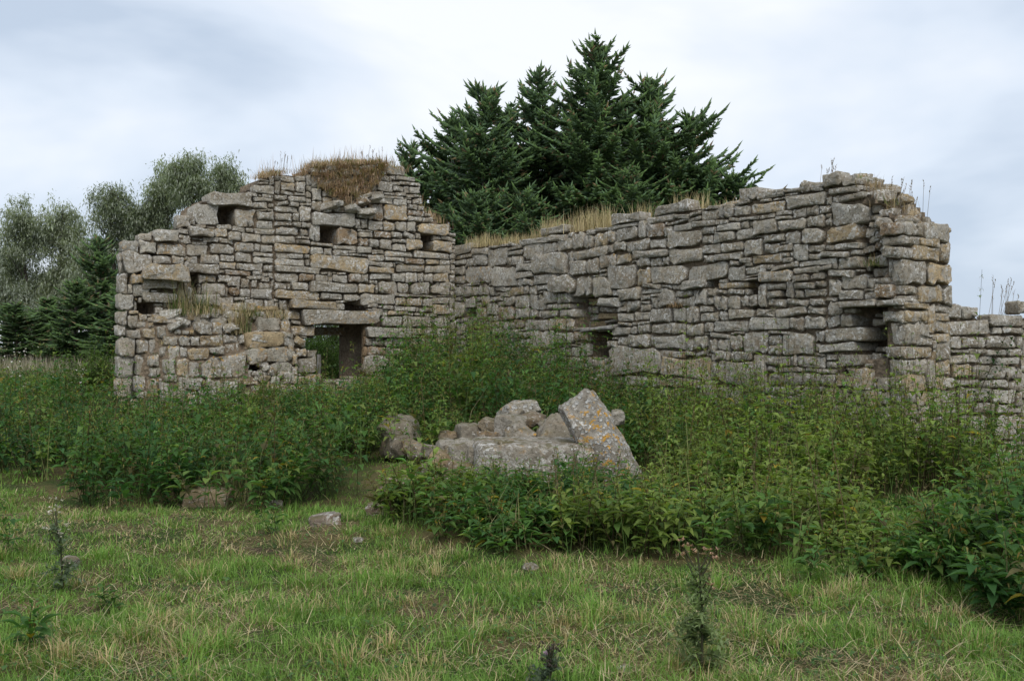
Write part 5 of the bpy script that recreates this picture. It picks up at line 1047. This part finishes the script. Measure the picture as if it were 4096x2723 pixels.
def spruce(name, label, x, y, H, Rb, seed, bare=.04, blue=.5, dens=1.45, group='spruces behind the ruin', lop=0.):
    rs = random.Random(seed); H *= 1.03
    root = empty(name, (x, y, float(gh(x, y)))); tag(root, label, 'tree', group)
    wood, grn = Acc(), Acc()
    lean = rs.uniform(-.02, .02) * H
    tr = [np.array((lean * f ** 2, 0, H * f * .985)) for f in np.linspace(0, 1, 8)]
    tube(wood, tr, [H * .017 * (1 - f) + .012 for f in np.linspace(0, 1, 8)], 7)
    P0, D, L, W, C = [], [], [], [], []
    def add(p, d, l, w, tip):
        P0.append(p); D.append(d); L.append(l); W.append(w)
        c = np.array((.052, .094, .028)) if rs.random() > blue else np.array((.060, .104, .052))
        if rs.random() < .05: c = np.array((.12, .085, .045))
        C.append((c * (1.5 if tip else .95) + (np.array((.01, .014, .0)) if tip else 0)) * rs.uniform(.7, 1.35))
    z = H * bare
    while z < H * .955:
        f = z / H
        step = .30 * (1 - .35 * f) / dens ** .5
        nb = rs.choice((4, 5, 6)) if f < .8 else rs.choice((3, 4, 5))
        a0 = rs.uniform(0, 6.28)
        for q in range(nb):
            az = a0 + q * 6.283 / nb + rs.gauss(0, .25)
            rl = Rb * (1 - f) ** .74 * rs.choice((.45, .65, .8, .9, 1.0, 1.1, 1.35)) * rs.uniform(.85, 1.1) * (.85 + .3 * (.5 + .5 * math.sin(az * 2 + z * 1.3 + seed))) * (1 + lop * math.cos(az)) + .12
            if rs.random() < .06: rl *= .4
            h = np.array((math.cos(az), math.sin(az), 0))
            e0 = (0 + .75 * f) + rs.gauss(0, .15)
            n = max(3, int(rl / .16)); pts = [np.array((lean * f ** 2, 0, z))]
            for i in range(n):
                t_ = i / n
                e = e0 - .55 * math.sin(t_ * math.pi * .75) * (1 - f * .7) + .38 * t_ ** 2
                pts.append(pts[-1] + (h * math.cos(e) + Z3 * math.sin(e)) * rl / n)
            pts = np.array(pts)
            tube(wood, pts[::max(1, n // 4)], np.linspace(.012 + .018 * rl / 3, .005, len(pts[::max(1, n // 4)])), 3)
            sd_ = np.array((-h[1], h[0], 0))
            for i in range(1, n + 1):
                t_ = i / n
                if t_ < .22 and rs.random() < .5: continue
                d = pts[i] - pts[i - 1]; d = d / np.linalg.norm(d)
                add(pts[i - 1], d, .24, .045, t_ > .8)
                for s_ in (-1, 1):
                    for _ in range(3):
                        l = (.20 + .38 * (1 - t_) * min(1, rl / 1.6)) * rs.uniform(.6, 1.25)
                        dd = d * rs.uniform(.6, 1.2) + sd_ * s_ * rs.uniform(.4, .95) - Z3 * rs.uniform(-.05, 1.1) * max(0, 1 - f * 1.15)
                        p = pts[i - 1] + d * rs.uniform(0, .14)
                        dn = dd / np.linalg.norm(dd)
                        add(p, dn, l, .05, t_ > .72)
                        if l > .3:
                            for m_ in (.35, .6, .8):
                                d3 = dn * .8 + np.array((rs.gauss(0, .5), rs.gauss(0, .5), rs.gauss(-.55 * (1 - f), .3)))
                                add(p + dn * l * m_, d3, l * .5 * rs.uniform(.6, 1.1), .044, rs.random() < .35)
            # upturned tip
            add(pts[-1], pts[-1] - pts[-2] + Z3 * .05, .26, .04, True)
        z += step * rs.uniform(.75, 1.25)
    top = np.array((lean, 0, H * .97))
    for q in range(5): add(top - Z3 * .12 * q, np.array((rs.gauss(0, .5), rs.gauss(0, .5), 1.1)), .30, .035, True)
    shoots(grn, np.array(P0), np.array(D), np.array(L), np.array(W), np.clip(np.array(C), .004, 1))
    wood.build('trunk', M_BARK, root); grn.build('crown', M_NEEDLE, root)
    return root
def copy_tree(o, x, y, sc_, rz, label):
    c = o.copy(); COL.objects.link(c); c.location = (x, y, float(gh(x, y))); c.scale = (sc_[0], sc_[0], sc_[1]); c.rotation_euler = (0, 0, rz); c['label'] = label
    for ch in o.children:
        k = ch.copy(); COL.objects.link(k); k.parent = c
    return c
def xat(u, y): return (u - 512) / 1045 * y
def hat(v, y): return 1.6 + (347 - v) / 1045 * y
s1 = spruce('spruce_tree', 'tallest dark spruce with a long bare spire, right of the middle of the clump', xat(600, 31), 31, hat(34, 31) * .975, 3.7, 3, blue=.25)
s2 = spruce('spruce_tree', 'bluish double topped spruce, second from the left of the big ones', xat(536, 33), 33, hat(66, 33) * .975, 3.6, 5, blue=.5)
s3 = spruce('spruce_tree', 'broad bushy spruce with wide branches, right of the tallest one', xat(652, 32), 32, hat(77, 32) * .975, 4.0, 8, blue=.35, lop=.1)
s4 = spruce('spruce_tree', 'left one of the big spruces, ragged and dark above the gable shoulder', xat(484, 31), 31, hat(80, 31) * .975, 3.7, 12, blue=.4)
s5 = spruce('spruce_tree', 'sprawling lower spruce with long upturned branches at the right of the clump', xat(692, 32), 32, hat(108, 32) * .975, 3.8, 17, blue=.3, lop=.12, dens=1.1)
copy_tree(s2, xat(412, 33), 33, (.75, hat(138, 33) / hat(66, 33)), 2.1, 'small pale tipped spruce just above the highest point of the gable')
copy_tree(s4, xat(455, 34), 34, (.95, hat(112, 34) / hat(80, 31)), 1.2, 'spruce half hidden between the small one and the left big one')
copy_tree(s3, xat(568, 36), 36, (1.0, hat(112, 36) / hat(77, 32)), 2.6, 'shorter spruce filling the gap behind the two tallest')
copy_tree(s5, xat(528, 28.5), 28.5, (.75, hat(188, 28.5) / hat(108, 32)), 4.0, 'young spruce low in front, behind the dry grass of the wall top')
copy_tree(s1, xat(630, 29), 29, (.8, hat(165, 29) / hat(34, 31)), .8, 'young spruce in front of the tallest one')
copy_tree(s5, xat(738, 31), 31, (.9, hat(172, 31) / hat(108, 32)), 3.4, 'lowest spruce at the right end of the clump, only its top showing')
copy_tree(s2, xat(508, 35), 35, (1.05, hat(102, 35) / hat(66, 33)), 4.4, 'shorter dark spruce in the gap between the left big one and the double topped one')
copy_tree(s4, xat(626, 35), 35, (1.05, hat(96, 35) / hat(80, 31)), 3.0, 'spruce close behind the tallest one, filling the gap to the broad bushy one')
copy_tree(s3, xat(480, 28), 28, (.7, hat(190, 28) / hat(77, 32)), 5.2, 'young spruce just right of the gable shoulder')

def leaves2(acc, base, az, el, L, W, droop, col):
    n = len(base)
    h = np.stack([np.cos(az), np.sin(az), np.zeros(n)], -1); sd_ = np.stack([-np.sin(az), np.cos(az), np.zeros(n)], -1)
    d0 = h * np.cos(el)[:, None] + Z3 * np.sin(el)[:, None]
    tip = base + d0 * L[:, None] - Z3 * (L * droop * .3)[:, None]; m = base + d0 * (L * .42)[:, None]
    V = np.stack([base, m + sd_ * W[:, None] / 2, m - sd_ * W[:, None] / 2, tip], 1)
    acc.add(V, (np.arange(n)[:, None, None] * 4 + np.array([[0, 2, 1], [1, 2, 3]])[None]).reshape(-1, 3), None, np.repeat(col, 4, 0))

def willow(name, label, x, y, lobes, seed, col, nleaf=15000, group='willows beyond the left end of the ruin'):
    """lobes: (dx, z centre, rx, rz)"""
    rs = np.random.default_rng(seed)
    root = empty(name, (x, y, float(gh(x, y)))); tag(root, label, 'tree', group)
    wood, lv = Acc(), Acc()
    tot = sum(l[2] * l[2] * l[3] for l in lobes) ** 1
    zt = max(l[1] + l[3] for l in lobes)
    tube(wood, [(0, 0, 0), (.05, 0, zt * .2), (-.05, .05, zt * .42)], [.20, .16, .12], 7)
    for dx, zc, rx, rz in lobes:
        nb = 12
        n = int(nleaf * rx * rx * rz / tot)
        base_ = np.array((dx * .3, 0, zt * rs.uniform(.16, .38)))
        ctr = np.array((dx, rs.normal(0, .4), zc))
        tips = []
        tube(wood, [base_, base_ * .45 + (ctr - Z3 * rz * .8) * .55 + rs.normal(0, .1, 3), ctr - Z3 * rz * .2, ctr + Z3 * rz * .6], [.11, .085, .06, .015], 5)
        for q in range(nb * 5):
            d = rs.normal(0, 1, 3); d /= np.linalg.norm(d); d[2] = abs(d[2]) * 1.1 - .35
            r_ = rs.uniform(.55, 1.0)
            tp = ctr + d * (rx, rx, rz) * r_
            st = ctr + np.array((0, 0, rs.uniform(-.75, .45) * rz)) + rs.normal(0, .06, 3)
            if q < 26: tube(wood, [st, (st + tp) / 2 + Z3 * .15, tp], [.03, .018, .006], 3)
            tips.append((st, tp))
        m = n // len(tips)
        for st, tp in tips:
            kc = 5; cf = rs.random(kc) ** .6; co = rs.normal(0, .20, (kc, 3)); ct_ = rs.uniform(.72, 1.18, kc); ci_ = rs.integers(0, kc, m)
            f = np.clip(cf[ci_] + rs.normal(0, .07, m), 0, 1)
            arch = Z3 * .22 * rx
            P_ = st * (1 - f)[:, None] + tp * f[:, None] + arch * (4 * f * (1 - f))[:, None] + co[ci_] + rs.normal(0, .125, (m, 3))
            P_[:, 2] -= np.abs(rs.normal(0, .16, m)) * f
            c = np.array(col) * rs.uniform(.75, 1.12, (m, 1)) * ct_[ci_][:, None]
            sv = rs.random(m) < .22; c[sv] = np.array((.42, .45, .38)) * rs.uniform(.7, 1.1, (sv.sum(), 1))
            leaves2(lv, P_, rs.random(m) * 6.28, rs.normal(-.45, .55, m), rs.uniform(.13, .24, m), rs.uniform(.034, .056, m), rs.uniform(.2, .9, m), c)
    wood.build('trunk', M_BARK, root); lv.build('crown', M_WILLOW, root)
    return root
WCOL = (.29, .335, .235)
willow('willow_tree', 'broad pale grey green willow nearest the left edge', xat(48, 48), 48, [(-.7, 6.3, 1.7, 2.6), (.5, 6.7, 1.6, 2.4), (1.6, 4.9, 1.3, 2.6), (-1.8, 4.6, 1.5, 2.5), (.2, 3.6, 2.6, 2.3)], 3, (.33, .37, .27), 60000)
willow('willow_tree', 'dark grey green willow second from the left', xat(120, 46), 46, [(-.2, 7.4, 1.2, 2.0), (.6, 6.2, 1.4, 2.5), (-.9, 5.0, 1.2, 2.4), (.1, 3.2, 1.7, 2.0)], 5, (.26, .30, .215), 42000)
willow('willow_tree', 'slender willow with a pointed top in the middle of the left trees', xat(163, 46), 46, [(.2, 8.2, 1.1, 2.1), (-.4, 6.6, 1.4, 2.4), (.5, 4.8, 1.4, 2.4)], 9, WCOL, 36000)
willow('willow_tree', 'tallest willow, its round top close above the gable', xat(206, 45), 45, [(-.4, 8.4, 1.3, 2.1), (.8, 8.3, 1.2, 2.0), (1.8, 7.0, 1.1, 1.9), (.2, 6.2, 1.8, 2.6)], 13, WCOL, 42000)
willow('willow_tree', 'low grey willow bush at the left edge below the broad willow', xat(6, 44), 44, [(0, 3.2, 1.5, 1.7), (1.3, 2.4, 1.2, 1.4), (-1.2, 4.2, 1.2, 2.2)], 21, (.25, .28, .22), 22000)
willow('willow_tree', 'low spreading willow between the broad one and the dark spruces', xat(70, 43), 43, [(0, 2.6, 1.5, 1.6), (1.0, 3.4, 1.1, 1.4), (-1.4, 2.0, 1.4, 1.3)], 27, (.16, .20, .13), 20000)
d1 = spruce('spruce_tree', 'dark spruce tight against the left corner of the ruin', xat(102, 40), 40, hat(240, 40), 2.0, 31, blue=.2, group='dark spruces below the willows')
copy_tree(d1, xat(75, 38), 38, (1.0, hat(283, 38) / hat(240, 40)), 2.2, 'low dark spruce just below the broad willow')
copy_tree(d1, xat(45, 42), 42, (1.0, hat(300, 42) / hat(240, 40)), 4.0, 'lowest dark spruce in the shade at the left')
copy_tree(d1, xat(18, 40), 40, (1.1, hat(305, 40) / hat(240, 40)), 1.0, 'dark low spruce at the left edge above the far meadow')
copy_tree(d1, xat(120, 36), 36, (.95, hat(290, 36) / hat(240, 40)), 5.0, 'dark spruce mostly hidden by the corner stones')

def shrub(name, label, x, y, rx, h, n, col, seed, L=.09):
    rs = np.random.default_rng(seed)
    root = empty(name, (x, y, float(gh(x, y)))); tag(root, label, 'shrub')
    wood, lv = Acc(), Acc()
    for q in range(22):
        a = rs.uniform(0, 6.28); r_ = rx * rs.uniform(.2, .95); tp = np.array((math.cos(a) * r_, math.sin(a) * r_, h * rs.uniform(.55, 1.0) * (1 - .35 * (r_ / rx) ** 2)))
        st = np.array((math.cos(a) * .1, math.sin(a) * .1, 0)); tube(wood, [st, (st + tp) / 2 + (0, 0, .1), tp], [.018, .012, .004], 3)
        m = n // 22; f = rs.random(m) ** .5
        P_ = st * (1 - f)[:, None] + tp * f[:, None] + rs.normal(0, .13, (m, 3))
        P_[:, 2] = np.abs(P_[:, 2])
        leaves(lv, P_, rs.random(m) * 6.28, rs.normal(.1, .5, m), L * rs.uniform(.7, 1.4, m), L * .5 * rs.uniform(.7, 1.3, m), rs.uniform(.2, .9, m), np.array(col) * rs.uniform(.55, 1.5, (m, 1)))
    wood.build('stem', M_BARK, root); lv.build('crown', M_LEAF, root)
    return root
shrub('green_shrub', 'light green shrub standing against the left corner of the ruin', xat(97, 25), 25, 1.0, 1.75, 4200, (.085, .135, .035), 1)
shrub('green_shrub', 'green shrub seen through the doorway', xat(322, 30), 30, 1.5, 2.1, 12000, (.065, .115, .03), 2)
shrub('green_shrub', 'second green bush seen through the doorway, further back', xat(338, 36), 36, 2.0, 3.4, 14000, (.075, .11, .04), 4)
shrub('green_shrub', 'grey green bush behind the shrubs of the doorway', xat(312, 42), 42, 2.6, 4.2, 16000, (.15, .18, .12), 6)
pa = Acc(); px_ = xat(319, 27.5)
tube(pa, [(0, 0, 0), (.01, 0, .7), (.0, .01, 1.42)], [.06, .058, .052], 8)
fp = pa.build('fence_post', M_WOOD); fp.location = (px_, 27.5, 0); tag(fp, 'grey wooden fence post seen through the doorway', 'fence post')

# far pasture with tall bleached grass at the left
acc = Acc()
n = 32000; y = 34 + rng.random(n) ** 1.3 * 60; x = -y * rng.uniform(.34, .56, n)
c = np.array((.42, .37, .29)) * rng.uniform(.55, 1.15, (n, 1)); g_ = rng.random(n) < .12; c[g_] = (.16, .18, .08)
blades(acc, np.stack([x, y, gh(x, y)], -1), rng.random(n) * 6.28, rng.uniform(.7, 1.45, n), np.full(n, .045), np.abs(rng.normal(.15, .15, n)), rng.uniform(0, .6, n), c)
tag(acc.build('meadow_grass', M_GRASS), 'bleached tall grass of the far meadow at the left', 'grass', None, 'stuff')

# white seed heads among the weeds at the left
acc = Acc()
for cx_, cy_, cz_, m in ((xat(75, 24), 24, hat(377, 24), 24), (xat(10, 22), 22, hat(375, 22), 22), (xat(66, 26), 26, hat(388, 26), 14), (xat(20, 30), 30, hat(352, 30), 40)):
    q = np.array((cx_, cy_, cz_)) + rng.normal(0, (.28, .3, .12), (m, 3))
    leaves(acc, q, rng.random(m) * 6.28, rng.uniform(-.5, 1.2, m), rng.uniform(.04, .09, m), rng.uniform(.04, .07, m), rng.random(m), np.array((.60, .57, .52)) * rng.uniform(.7, 1.1, (m, 1)))
tag(acc.build('thistledown', M_GRASS), 'white fluffy seed heads over the weeds at the left', 'seed heads', None, 'stuff')

# ---------------------------------------------------------------- single plants in the field
def thistle(name, label, x, y, H, seed, head_col, bloom=None, col=(.055, .085, .055), spread=.10, nl=46):
    rs = np.random.default_rng(seed)
    root = empty(name, (x, y, float(gh(x, y)))); tag(root, label, 'thistle')
    st, lf, hd = Acc(), Acc(), Acc()
    top = np.array((rs.normal(0, .03), 0, H))
    tube(st, [(0, 0, -.02), top * .5 + (.012, 0, 0), top], [.008, .006, .004], 5, (.10, .10, .06))
    tips = [top]
    for q in range(6):
        f = rs.uniform(.45, .85); a = rs.uniform(0, 6.28); l = H * rs.uniform(.14, .28)
        b0 = top * f; b1 = b0 + np.array((math.cos(a) * l * .55, math.sin(a) * l * .55, l))
        tube(st, [b0, (b0 + b1) / 2 + (0, 0, -.01), b1], [.005, .004, .003], 4, (.10, .10, .06)); tips.append(b1)
    for tp in tips:
        for q in range(4):
            p = tp + rs.normal(0, .016, 3); m = 9
            leaves(hd, np.repeat(p[None], m, 0), rs.random(m) * 6.28, rs.uniform(.2, 1.4, m), rs.uniform(.014, .026, m), rs.uniform(.006, .011, m), rs.uniform(-.3, .6, m), np.array(head_col) * rs.uniform(.6, 1.3, (m, 1)))
    if bloom is not None:
        m = 26; leaves(hd, np.repeat((tips[1] + (0, 0, .012))[None], m, 0), rs.random(m) * 6.28, rs.uniform(.6, 1.5, m), np.full(m, .03), np.full(m, .008), np.zeros(m), np.array(bloom) * rs.uniform(.8, 1.2, (m, 1)))
    # spiny leaves: a wavy blade with side spikes
    for q in range(nl):
        f = rs.random() ** .8 * .86; a = rs.random() * 6.28
        L = spread * rs.uniform(.6, 1.3) * (1.15 - .75 * f); p0_ = top * f
        h = np.array((math.cos(a), math.sin(a), 0)); e = rs.uniform(-.1, .7)
        d = h * math.cos(e) + Z3 * math.sin(e); sdv = np.array((-h[1], h[0], 0))
        leaves(lf, p0_[None], np.array([a]), np.array([e]), np.array([L]), np.array([L * .22]), np.array([.5]), (np.array(col) * rs.uniform(.6, 1.5))[None])
        m = 5
        for s_ in (-1, 1):
            fr_ = np.linspace(.2, .85, m); P_ = p0_ + d * (fr_ * L)[:, None]
            P_[:, 2] -= fr_ ** 2 * L * .2
            leaves(lf, P_, np.full(m, a + s_ * 1.05) + rs.normal(0, .3, m), np.full(m, e) + rs.normal(0, .5, m), L * .34 * rs.uniform(.7, 1.2, m), np.full(m, L * .12), rs.uniform(-.4, .6, m), np.array(col) * rs.uniform(.6, 1.7, (m, 1)))
    st.build('stem', M_LEAF, root); lf.build('leaves', M_LEAF, root); tag(hd.build('flower_heads', M_GRASS, root), kind='stuff')
    return root
thistle('thistle', 'tall upright thistle with brown seed heads alone in the near grass', xat(702, 5.15), 5.15, .60, 4, (.42, .27, .19), None, (.17, .22, .10), .13, 130)
thistle('thistle', 'dark thistle with one pale purple flower at the bottom edge', xat(545, 4.9), 4.9, .20, 6, (.10, .08, .07), (.55, .38, .55), (.09, .12, .08), .10, 50)
thistle('thistle', 'dark stemmed thistle with white fluffy heads at the left of the field', xat(63, 6.9), 6.9, .52, 8, (.60, .56, .52), None, (.12, .16, .10), .14, 55)
def lone_nettle(label, x, y, H, lime, size=.9, nodes=9):
    acc = Acc(); nettles(acc, np.array([[x, y], [x + .03, y + .03]]), np.array([H, H * .7]), np.array([lime, lime]), size, nodes, None, True)
    return tag(acc.build('nettle_plant', M_LEAF), label, 'nettle')
lone_nettle('single nettle standing in the grass before the left nettle bank', xat(272, 8.9), 8.9, .38, .35, .8)
lone_nettle('small nettle at the left edge of the grass, by the small brown stone', xat(4, 8.0), 8.0, .42, .3)
lone_nettle('short nettle right of the white headed thistle', xat(112, 6.4), 6.4, .24, .35, .7)
lone_nettle('low nettle in the bottom left corner of the field', xat(30, 5.4), 5.4, .26, .3)
lone_nettle('spindly nettle in front of the right nettle bank, past the tall thistle', xat(806, 7.0), 7.0, .36, .5)
lone_nettle('leaning nettle plant between the right bank and the right edge nettles', xat(856, 7.1), 7.1, .30, .55)
# nettle leaning up the low boundary wall
def wall_climber():
    acc = Acc(); fr = FRM['D']; n = 90
    f = rng.random(n)
    line = np.stack([.25 + 1.0 * f ** .9, np.full(n, .12), .35 + 1.45 * f], -1) + rng.normal(0, (.07, .04, .06), (n, 3))
    leaves(acc, fr.to(line), rng.random(n) * 6.28, rng.normal(.1, .5, n), rng.uniform(.07, .12, n), rng.uniform(.03, .06, n), rng.uniform(.3, 1, n), np.array((.035, .07, .028)) * rng.uniform(.6, 1.6, (n, 1)))
    a_ = fr.to(np.array([(.25, .1, .0), (.75, .12, 1.1), (1.15, .12, 1.8)])); tube(acc, a_, [.008, .006, .003], 4, (.07, .06, .035))
    return tag(acc.build('bramble_stem', M_LEAF), 'long leafy dark stem leaning across the face of the boundary wall', 'bramble')
wall_climber()
